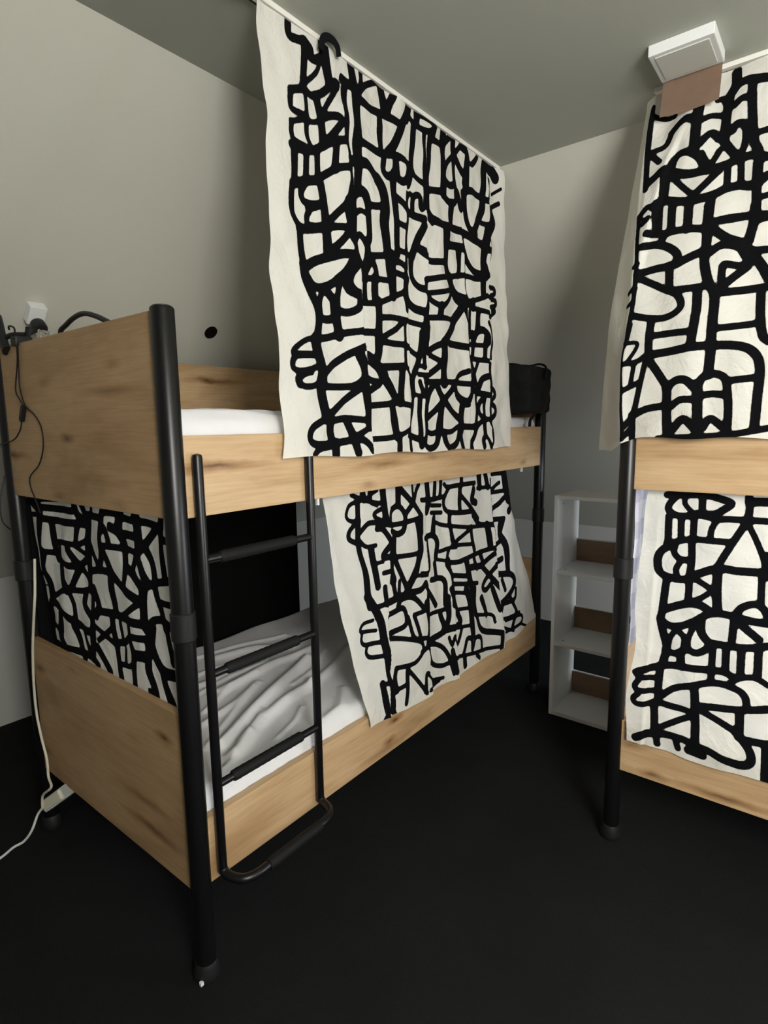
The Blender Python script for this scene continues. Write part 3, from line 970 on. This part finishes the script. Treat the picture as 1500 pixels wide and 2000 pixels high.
'E': '''21:-960,1222 -704,1234
34:-911,1218 -830,1196 -827,1165
31:-951,1220 -922,1169 -912,1079 -907,1034 -898,969
39:-816,1197 -841,1108 -850,1017 -839,986
23:-810,1201 -694,1202 -594,1205
17:-914,1169 -826,1176
24:-819,1164 -677,1163 -578,1168 -509,1166
30:-580,1227 -568,1197 -541,1179
26:-539,1226 -519,1185
24:-476,1227 -483,1206
34:-757,1152 -754,1086 -735,1041
27:-578,1159 -599,1107
19:-755,1090 -675,1098 -592,1100 -521,1124
20:-832,1052 -741,1055
39:-505,1179 -523,1123 -530,1050 -532,1009 -539,971
23:-510,1200 -415,1200
31:-408,1193 -423,1152 -426,1096 -458,1046
30:-408,1191 -395,1218 -363,1225 -324,1218 -322,1183
27:-411,1165 -391,1172 -374,1150 -371,1130
28:-357,1181 -325,1168 -299,1135
20:-412,1121 -333,1124 -238,1122
21:-312,1209 -237,1207 -178,1206 -110,1202
23:-308,1227 -311,1210
32:-234,1223 -223,1173 -223,1135
24:-307,1164 -225,1166
25:-106,1225 -118,1175 -121,1122 -116,1067
25:-139,1192 -185,1158 -224,1124 -262,1077 -247,1051 -215,1030
21:-109,1170 -82,1167
28:-233,1108 -214,1071 -194,1044
25:-193,1130 -169,1096 -163,1056
24:-300,1122 -302,1065 -311,1013
28:-511,1107 -487,1077 -456,1049
30:-410,1104 -390,1058 -367,1034 -319,1010 -234,987
23:-528,1027 -451,1042 -387,1045
26:-289,1069 -242,1043 -211,1019
21:-216,1021 -171,1045 -73,1067
23:-720,1082 -704,1036 -615,1030 -544,1059
27:-651,1082 -603,1039
18:-608,1095 -548,1076
47:-828,1045 -852,984 -813,949 -809,888
15:-888,961 -844,984
6:-893,924 -808,938
37:-711,1013 -709,974 -681,946
24:-598,1025 -632,978 -663,949
26:-582,1022 -541,993
20:-798,902 -710,937 -648,948 -573,957 -539,974
21:-673,943 -649,898 -644,840
28:-809,887 -725,866 -645,843 -590,831 -534,835
28:-572,954 -581,910 -532,881
31:-515,971 -531,844 -549,748
32:-506,975 -478,930 -499,896
34:-388,1029 -390,982 -385,925
20:-233,985 -302,945 -361,916
35:-215,1021 -221,978 -217,925 -196,900
25:-482,913 -402,918 -300,921 -218,924
25:-167,1030 -159,1002 -140,967 -128,931
19:-149,997 -82,1000
22:-194,916 -185,940 -144,950 -89,942
33:-187,924 -195,866 -143,815 -83,811
30:-117,933 -101,879 -94,848
21:-520,861 -471,841 -396,818
19:-415,872 -506,815
31:-410,902 -406,845 -400,799 -383,730
22:-363,898 -357,849
28:-301,907 -299,880
22:-401,831 -346,844 -295,874 -224,883
22:-885,814 -829,800 -740,798
43:-746,846 -753,775 -740,749
36:-832,871 -837,807 -840,756
25:-836,731 -727,740 -614,751 -551,747 -522,731
27:-655,829 -618,766 -600,734
26:-599,821 -562,763
31:-518,789 -448,727
20:-341,824 -347,783
17:-384,770 -329,777 -301,791
30:-297,849 -289,819 -297,768 -303,723
33:-282,824 -220,829 -212,790 -188,742 -179,721
31:-211,879 -211,838
23:-220,733 -183,736
29:-144,808 -132,772 -109,722
42:-922,803 -878,757 -848,729''',
}

def yC(v): return np.interp(v, [1.30, 1.74, 2.49], [1.146, 1.150, 1.385])
def base(n, u, v):
    if n == 'A': return np.stack([0.038-0.026*(v-1.35)/1.13, u, v], -1)
    if n == 'B': return np.stack([0.03-0.068*(v-.40)/.835, u, v], -1)
    if n == 'D': return np.stack([u, 1.163+0.065*(v-.39)/.845, v], -1)
    if n == 'E': return np.stack([u, 0.018+0*u, v], -1)
    k = KC(v); w = np.maximum(k-u, 0); sx, sy = SC(v); dx = sx-k; dy = sy-yC(v); L = np.hypot(dx, dy)
    return np.stack([np.maximum(u, k)+w*dx/L, yC(v)+w*dy/L, v], -1)
def KC(v): return np.interp(v, [1.36, 1.41, 1.57, 1.80, 2.06, 2.30, 2.49], [0.671, 0.67, 0.664, 0.673, 0.655, 0.647, 0.662])
def SC(v): return np.interp(v, [1.35, 2.45], [0.555, 0.628]), yC(v)+np.interp(v, [1.35, 2.45], [0.15, 0.03])
def strokes(key, mirror=None):
    out = []
    for l in PRINT[key].split('\n'):
        w, p = l.split(':'); P = [tuple(float(c)/1000 for c in q.split(',')) for q in p.split()]
        out.append((float(w)/2000, P))
        if mirror is not None and max(q[0] for q in P) > mirror-.42: out.append((float(w)/2000, [(2*mirror-q[0], q[1]) for q in P]))
    return out
def ink_field(key, U, V, mirror=None, k=0.0018):
    """signed distance (metres) from the brush strokes of the print, in fabric coordinates"""
    acc = np.zeros(U.size); u = U.ravel(); v = V.ravel()
    for r, P in strokes(key, mirror):
        Q = np.array([tuple(q)[:2] for q in catmull([(a, b, 0) for a, b in P], 5)])
        lo = Q.min(0)-r-.03; hi = Q.max(0)+r+.03
        idx = np.nonzero((u > lo[0]) & (u < hi[0]) & (v > lo[1]) & (v < hi[1]))[0]
        if idx.size == 0: continue
        pt = np.stack([u[idx], v[idx]], 1); d = np.full(idx.size, 9.0)
        for a, b in zip(Q, Q[1:]):
            dd, _ = segdist(pt, a, b); d = np.minimum(d, dd)
        acc[idx] += np.exp(-np.clip(d-r, -.04, .05)/k)
    return np.clip(-k*np.log(np.maximum(acc, 1e-6)), -.03, .03)
def sstep(x): x = np.clip(x, 0, 1); return x*x*(3-2*x)
def pleat(u, uc, a, w, drop=0.010):
    d = u-uc; return a*np.where(d < 0, np.exp(np.minimum(d, 0)/w), 1-sstep(d/drop))
def wrinkle(u, v, seed, amp=0.0016, n=16, fr=(15, 60)):
    rs = np.random.RandomState(seed); h = 0
    for k in range(n):
        a = rs.uniform(-.5, .5) if k % 2 else rs.uniform(0, 6.28); f = rs.uniform(*fr)
        h = h+amp*np.sin((u*math.cos(a)+v*math.sin(a))*f+rs.uniform(0, 6)+2*np.sin(4*u+3*v+k))*(0.5+0.5*np.sin(2.3*u*k+1.7*v*k+k))
    return h
def curtain(label, key, left, right, bottom, top, step, disp, axis, mirror=None, group=None, name='curtain', cat='curtain'):
    nv = int(np.max(top(np.array([.5])))/step-np.min(bottom(np.array([.5])))/step); nu = int((right(np.array([1.8 if key in 'AC' else .8]))[0]-left(np.array([1.8 if key in 'AC' else .8]))[0])/step)
    s = np.linspace(0, 1, nu); t = np.linspace(0, 1, nv); Sg, Tg = np.meshgrid(s, t, indexing='ij')
    Vg = bottom(Sg)+(top(Sg)-bottom(Sg))*Tg; Ug = left(Vg)+(right(Vg)-left(Vg))*Sg
    P = base(key, Ug, Vg); D = disp(Ug, Vg, Sg)
    if axis == 'x': P[..., 0] += D
    else: P[..., 1] -= D
    ink = ink_field(key, Ug, Vg, mirror)
    loc = P.reshape(-1, 3).mean(0); loc[2] = P[..., 2].min()
    idx = np.arange(nu*nv).reshape(nu, nv)
    f = np.stack([idx[:-1, :-1], idx[1:, :-1], idx[1:, 1:], idx[:-1, 1:]], -1).reshape(-1, 4)
    me = bpy.data.meshes.new(name); me.from_pydata((P.reshape(-1, 3)-loc).tolist(), [], f.tolist())
    at = me.attributes.new('ink', 'FLOAT', 'POINT'); at.data.foreach_set('value', ink.astype(np.float32))
    me.polygons.foreach_set('use_smooth', [True]*len(me.polygons))
    o = link(name, me, None, M_FAB); o.location = loc
    tag(o, label, cat, group); return o

def dA(u, v, s):
    g = np.clip((2.44-v)/.35, 0, 1)
    h = pleat(u, np.interp(v, [1.35, 1.73, 2.24, 2.48], [.676, .653, .625, .60]), .017, .16)*g
    h += pleat(u, np.interp(v, [1.35, 1.86, 2.48], [.992, 1.014, 1.03]), .013, .10)*g
    h += pleat(u, np.interp(v, [1.35, 1.91, 2.48], [.90, .902, .91]), .006, .05)*g
    h += pleat(u, np.interp(v, [1.35, 1.7, 2.48], [1.31, 1.306, 1.25]), .011, .10)*g
    h += pleat(u, 1.47+0*v, .014, .06)*np.clip((2.47-v)/.1, 0, 1)
    h += .006*np.sin(u*17+v)*g+.010*np.exp(-((s-1)/.04)**2)
    h += wrinkle(u, v, 1)+.010*np.exp(-((u-.50)/.05)**2-((v-2.43)/.07)**2)
    return h-.004
curtain('tall black and white printed curtain hung from the ceiling track over the upper left bunk', 'A',
        lambda v: .306+.006*np.sin(v*9)+.004*np.sin(v*23)+.008*np.exp(-((v-1.40)/.05)**2), lambda v: np.interp(v, [1.35, 1.7, 2.2, 2.48], [1.672, 1.66, 1.615, 1.600]),
        lambda s: 1.362-.020*s+.004*np.sin(s*21), lambda s: 2.484+0*s, .0048, dA, 'x', group='printed curtains')
def dB(u, v, s):
    g = np.clip((1.24-v)/.3, 0.15, 1)
    h = pleat(u, np.interp(v, [.4, .82, 1.09, 1.24], [.77, .80, .855, .87]), .018, .12)*g
    h += pleat(u, np.interp(v, [.4, .9, 1.24], [1.03, 1.07, 1.08]), .010, .07)*g
    h += pleat(u, np.interp(v, [.4, .5, 1.05, 1.24], [1.64, 1.635, 1.612, 1.60]), .022, .10)*g
    h += pleat(u, 1.24+0*v, .010, .07)*g
    h += .006*np.sin(u*15)*g+wrinkle(u, v, 2, .0016)
    return np.minimum(h, .05)-.006*np.clip((1.24-v)/.3, 0, 1)+.012*(np.clip((s-.85)/.15, 0, 1))*np.clip((1.0-v)/.5, 0, 1)
curtain('black and white printed curtain across the lower left bunk, its hem over the bed rail', 'B',
        lambda v: np.interp(v, [.40, .64, .85, 1.04, 1.24], [.668, .612, .564, .540, .525]), lambda v: np.interp(v, [.40, .50, .80, 1.02, 1.24], [2.03, 2.02, 1.90, 1.82, 1.767]),
        lambda s: .412+.012*np.exp(-(s/.05)**2)-.012*np.sin(s*3.1)+.006*np.sin(s*26)+.028*np.clip((s-.82)/.1, 0, 1), lambda s: 1.242+0*s, .0052, dB, 'x', group='printed curtains')
def dC(u, v, s):
    k = KC(v); fr = np.clip((u-k)/.02, 0, 1)
    h = pleat(u, np.interp(v, [1.4, 2.07, 2.25, 2.5], [.62, .70, .726, .80]), .020, .06, .02)*np.clip((v-1.75)/.3, 0, 1)*np.clip((2.36-v)/.12, 0, 1)*fr
    h += (.010*np.sin(u*13+v*2)*np.clip((2.45-v)/.4, 0, 1)+.008*np.sin(u*34+.5)*np.clip((v-2.0)/.4, 0, 1))*fr
    h += wrinkle(u, v, 4, .002)+.010*np.exp(-((v-1.36)/.03)**2)*0
    return h
curtain('printed black and white curtain over the right upper bunk, under the ceiling lamp', 'C',
        lambda v: KC(v)-np.hypot(SC(v)[0]-KC(v), SC(v)[1]-yC(v)), lambda v: 1.52+0*v,
        lambda s: 1.352+.046*sstep((s-.08)/.16)+.003*np.sin(s*30), lambda s: 2.478+0*s, .0048, dC, 'y', mirror=1.10, group='printed curtains')
def dD(u, v, s):
    g = np.clip((1.23-v)/.3, .1, 1)
    return (pleat(u, .775+0*v, .008, .03)+pleat(u, 1.02+.05*(v-.8), .006, .12, .05)+.004*np.sin(u*19+v*2))*g+wrinkle(u, v, 6, .0018)
curtain('printed black and white curtain across the lower bunk of the right bed', 'D',
        lambda v: np.interp(v, [.38, .55, .73, 1.0, 1.24], [.726, .722, .733, .726, .742])+.004*np.sin(v*20), lambda v: 1.52+0*v,
        lambda s: .392+.004*np.sin(s*17), lambda s: 1.240+0*s, .005, dD, 'y', mirror=1.12, group='printed curtains')
def dE(u, v, s): return .004*np.sin(u*14+v*6)+.003*np.sin(u*31-v*9)+wrinkle(u, v, 8, .0012, fr=(20, 70))-.004
curtain('printed cloth stretched between the two end panels at the left bed\'s near end', 'E',
        lambda v: np.interp(v, [.70, .74, .87, .93, 1.0, 1.26], [-.822, -.833, -.850, -.865, -.885, -.915]), lambda v: -.03+0*v,
        lambda s: .705+0*s, lambda s: 1.27+0*s, .005, dE, 'y', group='printed curtains')

# ------------------------------------------------------------------ curtain tracks on the ceiling, looped cloth over the track
tr = thing('curtain_track', 'long white curtain track on the ceiling above the left bed', 'curtain track', (0, 0, ZC), 'ceiling curtain tracks')
bm = nb(); box(bm, -.010, .012, -2.4, 1.580, ZC-.014, ZC, bev=.002); finish('track_profile', bm, M_TRACK, tr)
bm = nb(); box(bm, -.016, -.0105, -2.4, .36, ZC-.014, ZC-.001); finish('dark_gap', bm, M_SLOT, tr)
tr2 = thing('curtain_track', 'white curtain track on the ceiling above the right bed, beside the lamp', 'curtain track', (1.5, 1.39, ZC), 'ceiling curtain tracks')
bm = nb(); box(bm, .655, 2.9, 1.382, 1.402, ZC-.014, ZC, bev=.002); finish('track_profile', bm, M_TRACK, tr2)
bm = nb(); tube(bm, [(.030, .506, 2.45), (.034, .511, 2.477), (.036, .529, 2.489), (.036, .551, 2.490), (.035, .568, 2.481), (.031, .577, 2.464)], .0105, 10, flat=.35)
o = finish('cloth_loop', bm, M_INK, loc=(.03, .54, 2.40), smooth=True); tag(o, 'black loop of cloth over the ceiling track atop the tall left curtain', 'cloth loop')

# ------------------------------------------------------------------ ceiling lamp and brown paper
lp = thing('ceiling_lamp', 'square white ceiling lamp, switched off, above the right bed', 'ceiling lamp', (.779, 1.23, ZC))
bm = nb(); box(bm, .695, .862, 1.149, 1.312, 2.470, ZC, bev=.003); finish('housing', bm, M_WHPL, lp)
bm = nb(); box(bm, .710, .847, 1.164, 1.297, 2.4675, 2.472, bev=.001); finish('diffuser', bm, M_DIFF, lp)
bm = nb()
npx, npz = 14, 8; vs = []
for i in range(npx):
    row = []
    for j in range(npz):
        s, t = i/(npx-1), j/(npz-1)
        x = (.698+(.857-.698)*s)*(1-t)+(.690+(.852-.690)*s)*t; z = 2.474+(2.380-2.474)*t
        row.append(bm.verts.new((x, 1.315+.008*math.sin(t*1.6)+.003*math.sin(s*3.2), z-.004*math.sin(s*3.1)*t)))
    vs.append(row)
for i in range(npx-1):
    for j in range(npz-1): bm.faces.new((vs[i][j], vs[i+1][j], vs[i+1][j+1], vs[i][j+1]))
bmesh.ops.solidify(bm, geom=bm.faces[:], thickness=.0012)
o = finish('paper_flap', bm, M_PAPER, loc=(.775, 1.318, 2.380), smooth=True); tag(o, 'brown paper flap hanging from the back edge of the square ceiling lamp', 'paper flap')

# ------------------------------------------------------------------ white shelf unit between the beds
sx0, sx1, sy0, sy1, sz = .162, .560, 1.894, 2.185, 1.106
sh = thing('shelf_unit', 'narrow white open shelf unit standing between the two bunk beds', 'shelf', ((sx0+sx1)/2, (sy0+sy1)/2, 0))
T_ = .016
part_box('side_panel', sh, M_SHELF, sx0, sx0+T_, sy0, sy1, 0, sz-T_, bev=.001); part_box('side_panel', sh, M_SHELF, sx1-T_, sx1, sy0, sy1, 0, sz-T_, bev=.001)
part_box('top_board', sh, M_SHELF, sx0, sx1, sy0, sy1, sz-T_, sz, bev=.001)
for z in (.741, .378): part_box('shelf_board', sh, M_SHELF, sx0+T_, sx1-T_, sy0+.002, sy1, z-T_, z, bev=.001)
part_box('bottom_board', sh, M_SHELF, sx0+T_, sx1-T_, sy0, sy1, 0.0, .02, bev=.001)
for z in (.741, .378, .02):
    st = part_box('back_strip', sh, M_SHELFWOOD, sx0+T_, sx1-T_, sy1-.016, sy1-.002, z, z+.112, bev=.0)
    bm = nb(); box(bm, sx0+T_, sx1-T_, sy1-.016, sy1-.002, z+.112, z+.116); finish('white_edge', bm, M_SHELF, st)
for z in (.741, .378):
    bm = nb(); lathe(bm, [(.004, 0), (.004, .0015)], (sx0+.045, sy0+.05, z), seg=12); finish('screw_cap', bm, M_BLKPL, sh)
bm = nb(); lathe(bm, [(.0035, 0), (.0035, .0012)], (sx0+T_, sy0+.07, 1.06), axis='X', seg=12); finish('pin_hole', bm, M_BLKPL, sh)

# ------------------------------------------------------------------ black bag on the upper left bunk
def soft_blob(bm, c, half, p=4.0, seed=1, amp=.02, nu=48, nv=26):
    rs = np.random.RandomState(seed); ph = rs.uniform(0, 6, 12); rings = []
    for j in range(1, nv):
        b = -math.pi/2+math.pi*j/nv; row = []
        for i in range(nu):
            a = 2*math.pi*i/nu; d = np.array([math.cos(b)*math.cos(a), math.cos(b)*math.sin(a), math.sin(b)])
            r = 1/(np.sum(np.abs(d)**p)**(1/p)); q = d*r
            w = 1+amp*(math.sin(5*q[0]+ph[0]+2*q[2])+math.sin(7*q[1]+ph[1]-3*q[2])+.6*math.sin(11*q[2]+ph[2]+4*q[0])+.5*math.sin(13*q[0]-9*q[1]+ph[3]))
            row.append(bm.verts.new((c[0]+half[0]*q[0]*w, c[1]+half[1]*q[1]*w, c[2]+half[2]*q[2]*w)))
        rings.append(row)
    for A, B in zip(rings, rings[1:]):
        for i in range(nu): bm.faces.new((A[i], A[(i+1) % nu], B[(i+1) % nu], B[i]))
    bm.faces.new(rings[0][::-1]); bm.faces.new(rings[-1])
bg = thing('duffel_bag', 'black duffel bag lying at the far end of the upper left bunk', 'bag', (-.10, 1.88, 1.475))
bm = nb(); soft_blob(bm, (-.128, 1.885, 1.603), (.214, .122, .110), 12, 3, .014, nu=96, nv=48); finish('bag_body', bm, M_BAG, bg, smooth=True)
bm = nb(); tube(bm, [(-.06, 1.78, 1.700), (-.05, 1.80, 1.722), (-.02, 1.84, 1.722), (.0, 1.87, 1.714), (.03, 1.90, 1.718)], .016, 8, flat=.35); finish('handle', bm, M_BAG, bg, smooth=True)
bm = nb(); tube(bm, [(.02, 1.88, 1.708), (.05, 1.90, 1.722), (.075, 1.92, 1.720), (.092, 1.92, 1.70), (.094, 1.90, 1.655)], .014, 8, flat=.35); finish('handle', bm, M_BAG, bg, smooth=True)
bm = nb(); tube(bm, [(.080, 1.86, 1.60), (.084, 1.85, 1.54), (.078, 1.84, 1.495), (.055, 1.84, 1.465), (.050, 1.84, 1.432)], .012, 8, flat=.35); finish('strap', bm, M_BAG, bg, smooth=True)

# ------------------------------------------------------------------ wall fittings, clip lamp, cords, power strip
sl_n = Vector((1.76, 0, -1.578)).normalized()          # into the room from the left slope
sl_u = Vector((0, 1, 0)); sl_v = sl_n.cross(sl_u)      # along, and up the slope
if sl_v.z < 0: sl_v = -sl_v
def on_slope(y, z):
    x = X0+(z-ZK)/(ZC-ZK)*(XC-X0); return Vector((x, y, z))
def slope_m(y, z):
    m = Matrix((sl_u, sl_v, sl_n)).transposed().to_4x4(); m.translation = on_slope(y, z); return m
bm = nb(); vs = lathe(bm, [(.029, -.0005), (.029, .003), (.026, .0035), (.025, .0012), (.006, .001)], (0, 0, 0), seg=32); bmesh.ops.transform(bm, matrix=slope_m(.802, 1.852), verts=bm.verts)
o = finish('wall_hole', bm, M_HOLE, loc=on_slope(.802, 1.852), smooth=True); tag(o, 'round black hole plate on the sloped wall above the upper left bunk', 'wall hole')
sk = thing('wall_socket', 'white wall socket on the slope above the near end of the left bed', 'socket', on_slope(.108, 1.845))
bm = nb(); box(bm, -.027, .027, -.034, .034, 0, .034, bev=.005, mtx=slope_m(.108, 1.845)); finish('socket_box', bm, M_WHPL, sk)
pg = thing('power_plug', 'black power plug pushed into the white wall socket', 'plug', on_slope(.108, 1.82))
bm = nb(); vs = lathe(bm, [(.022, .034), (.024, .038), (.024, .062), (.020, .070)], (0, 0, 0), seg=24); bmesh.ops.transform(bm, matrix=slope_m(.112, 1.825), verts=vs); finish('plug_body', bm, M_BLKPL, pg, smooth=True)
q0 = slope_m(.112, 1.825)@Vector((0, 0, .060)); bm = nb(); tube(bm, [q0, q0+Vector((.010, -.035, -.02)), q0+Vector((.01, -.06, -.05)), (-.80, .01, 1.725)], [.008, .004], 8); finish('plug_cord', bm, M_CORD, pg, smooth=True)

cl = thing('clip_lamp', 'black clip-on lamp clamped to the top edge of the left bed\'s near end panel', 'lamp', (-.80, 0, 1.712))
def plate(p, rx, ry, ax, th=.006):
    bm = nb(); vs = lathe(bm, [(1, -th/2), (1, th/2)], (0, 0, 0), seg=24); bmesh.ops.scale(bm, vec=(rx, ry, 1), verts=vs)
    z = Vector(ax).normalized(); x = z.orthogonal().normalized(); y = z.cross(x); m = Matrix((x, y, z)).transposed().to_4x4(); m.translation = Vector(p); bmesh.ops.transform(bm, matrix=m, verts=vs); return bm
bm = nb(); tube(bm, [(-.925, -.010, 1.800), (-.905, -.014, 1.775), (-.882, -.018, 1.735), (-.858, -.018, 1.695)], .0125, 10, flat=1.9); finish('clamp_jaw', bm, M_BLKPL, cl, smooth=True)
bm = nb(); tube(bm, [(-.80, .030, 1.765), (-.80, .024, 1.735), (-.795, .016, 1.690)], .008, 10, flat=1.8); finish('clamp_jaw', bm, M_BLKPL, cl, smooth=True)
bm = nb(); tube(bm, [(-.872, -.016, 1.735), (-.835, -.005, 1.742), (-.80, .02, 1.742)], .008, 10); finish('clamp_pivot', bm, M_BLKPL, cl, smooth=True)
bm = nb(); tube(bm, [(-.838, -.012, 1.758), (-.825, -.016, 1.766), (-.805, -.01, 1.76), (-.80, -.01, 1.742)], .0028, 8); finish('spring', bm, M_BLKPL, cl, smooth=True)
bm = nb(); box(bm, -.812, -.772, -.022, .028, 1.704, 1.733, bev=.005); finish('clamp_base', bm, M_BLKPL, cl)
bm = nb(); tube(bm, [(-.785, .03, 1.72), (-.74, .06, 1.665), (-.68, .075, 1.655), (-.645, .08, 1.68), (-0.700, .08, 1.741), (-0.653, .08, 1.763), (-0.592, .08, 1.778), (-0.533, .08, 1.780), (-0.465, .08, 1.764), (-0.398, .08, 1.740), (-.27, .09, 1.69)], .0075, 10); finish('gooseneck', bm, M_BLKPL, cl, smooth=True)
bm = nb(); lathe(bm, [(.012, -.03), (.018, -.028), (.040, .03), (.037, .031)], (-.26, .10, 1.655), seg=24); finish('lamp_shade', bm, M_BLKPL, cl, smooth=True)
cd = thing('lamp_cord', 'thin black cord with inline switch hanging down the near end panel of the left bed', 'cord', (-.78, -.02, 1.25))
bm = nb(); tube(bm, [(-.775, -.018, 1.715), (-.785, -.017, 1.66), (-.822, -.017, 1.576), (-.800, -.017, 1.545), (-.772, -.017, 1.522)], .0022, 6); finish('cord_run', bm, M_CORD, cd, smooth=True)
bm = nb(); tube(bm, [(-.765, -.018, 1.715), (-.783, -.016, 1.64), (-.79, -.016, 1.58), (-.765, -.016, 1.525), (-.70, -.016, 1.492), (-.663, -.016, 1.455), (-.662, -.016, 1.40), (-.705, -.016, 1.345), (-.782, -.016, 1.305), (-.788, -.016, 1.27), (-.765, -.016, 1.238), (-.74, -.014, 1.19)], .0022, 6); finish('cord_run', bm, M_CORD, cd, smooth=True)
bm = nb(); box(bm, -.008, .008, -.0065, .0065, -.026, .026, bev=.003, mtx=Matrix.Translation((-.783, -.019, 1.500))@Matrix.Rotation(math.radians(32), 4, 'Y')); finish('inline_switch', bm, M_BLKPL, cd)
bm = nb(); tube(bm, [(-.797, -.018, 1.478), (-.812, -.02, 1.45), (-.855, -.025, 1.42), (-.93, -.035, 1.405), (-1.0, -.015, 1.40), (-1.02, .0, 1.33), (-1.02, -.026, 1.235), (-1.02, -.033, 1.156), (-1.02, -.017, 1.118), (-1.02, .02, 1.085), (-1.01, .08, 1.05)], .0022, 6); finish('cord_run', bm, M_CORD, cd, smooth=True)
wr = thing('plastic_wrapper', 'crumpled clear plastic wrapper on the end panel below the wall socket', 'wrapper', (-.69, .02, 1.712))
bm = nb(); bmesh.ops.create_icosphere(bm, subdivisions=3, radius=1)
for v in bm.verts:
    d = v.co.normalized(); k = 1+.22*math.sin(9*d.x+4*d.y)+.2*math.sin(11*d.z+5*d.x); v.co = Vector((-.685+.026*d.x*k, .022+.014*d.y*k, 1.728+.016*d.z*k))
finish('wrapper_film', bm, M_GLASS, wr)

ps_a, ps_b = Vector((-0.884, -0.050, 0.137)), Vector((-0.724, 0.006, 0.267))
ps_x = (ps_b-ps_a).normalized(); ps_z = Vector((.62, -.66, .42)); ps_z = (ps_z-ps_x*ps_z.dot(ps_x)).normalized(); ps_y = ps_z.cross(ps_x); ps_l = (ps_b-ps_a).length
pm = Matrix((ps_x, ps_y, ps_z)).transposed().to_4x4(); pm.translation = ps_a
ps = thing('power_strip', 'white power strip hanging below the near lower end panel of the left bed', 'power strip', ps_a)
bm = nb(); box(bm, 0, ps_l+.03, -.021, .021, -.028, 0, bev=.005, mtx=pm); finish('strip_body', bm, M_WHPL, ps)
bm = nb(); box(bm, .012, ps_l*.56, -.017, .017, 0, .010, bev=.004, mtx=pm); finish('plug_top', bm, M_CREAM, ps)
bm = nb(); box(bm, ps_l*.62, ps_l*.92, -.016, .016, 0, .005, bev=.002, mtx=pm); finish('outlet', bm, M_DIFF, ps)
cb = thing('white_cable', 'cream white cable hanging down beside the back post to the power strip', 'cable', (-.87, -.04, .05))
bm = nb(); tube(bm, [(-.835, -.010, 1.03), (-.815, -.026, .93), (-.809, -.034, .886), (-.838, -.036, .79), (-.865, -.036, .696), (-.884, -.036, .59), (-.888, -.036, .486), (-.868, -.036, .40), (-.842, -.036, .331), (-.832, -.040, .27), (-0.790, -0.050, 0.252), (-0.856, -0.055, 0.198), (-0.872, -0.056, 0.143)], .0042, 8); finish('cable_run', bm, M_CREAM, cb, smooth=True)
sc_ = thing('supply_cord', 'white power strip cord curving across the dark carpet to the left', 'cable', (-.95, -.12, 0))
bm = nb(); tube(bm, [ps_a+Vector((0, 0, 0)), ps_a+Vector((-.02, -.012, -.03)), (-.905, -.085, .06), (-.93, -.105, .018), (-.945, -.135, .005), (-.925, -.18, .005), (-.90, -.28, .005), (-.90, -.45, .005), (-.95, -.7, .005)], .0042, 8); finish('cord_run', bm, M_WHPL, sc_, smooth=True)

# ------------------------------------------------------------------ black board behind the lower bunk, checked cloth in the right bed
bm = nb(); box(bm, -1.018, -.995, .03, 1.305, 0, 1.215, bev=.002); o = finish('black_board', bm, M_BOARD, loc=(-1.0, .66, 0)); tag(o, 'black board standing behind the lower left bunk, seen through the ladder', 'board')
nyp, nzp = 60, 40; bm = nb(); vs = []
for i in range(nyp):
    y = 1.222+.62*i/(nyp-1); vs.append([bm.verts.new((.704+.006*math.sin(i*.55)+.003*math.sin(i*.21+j*.3), y, .70+.555*j/(nzp-1))) for j in range(nzp)])
for i in range(nyp-1):
    for j in range(nzp-1): bm.faces.new((vs[i][j], vs[i+1][j], vs[i+1][j+1], vs[i][j+1]))
bmesh.ops.solidify(bm, geom=bm.faces[:], thickness=.0015)
o = finish('checked_cloth', bm, M_PLAID, loc=(.704, 1.53, .70), smooth=True); tag(o, 'lavender and white checked cloth in the gap beside the front post of the right bed', 'cloth')
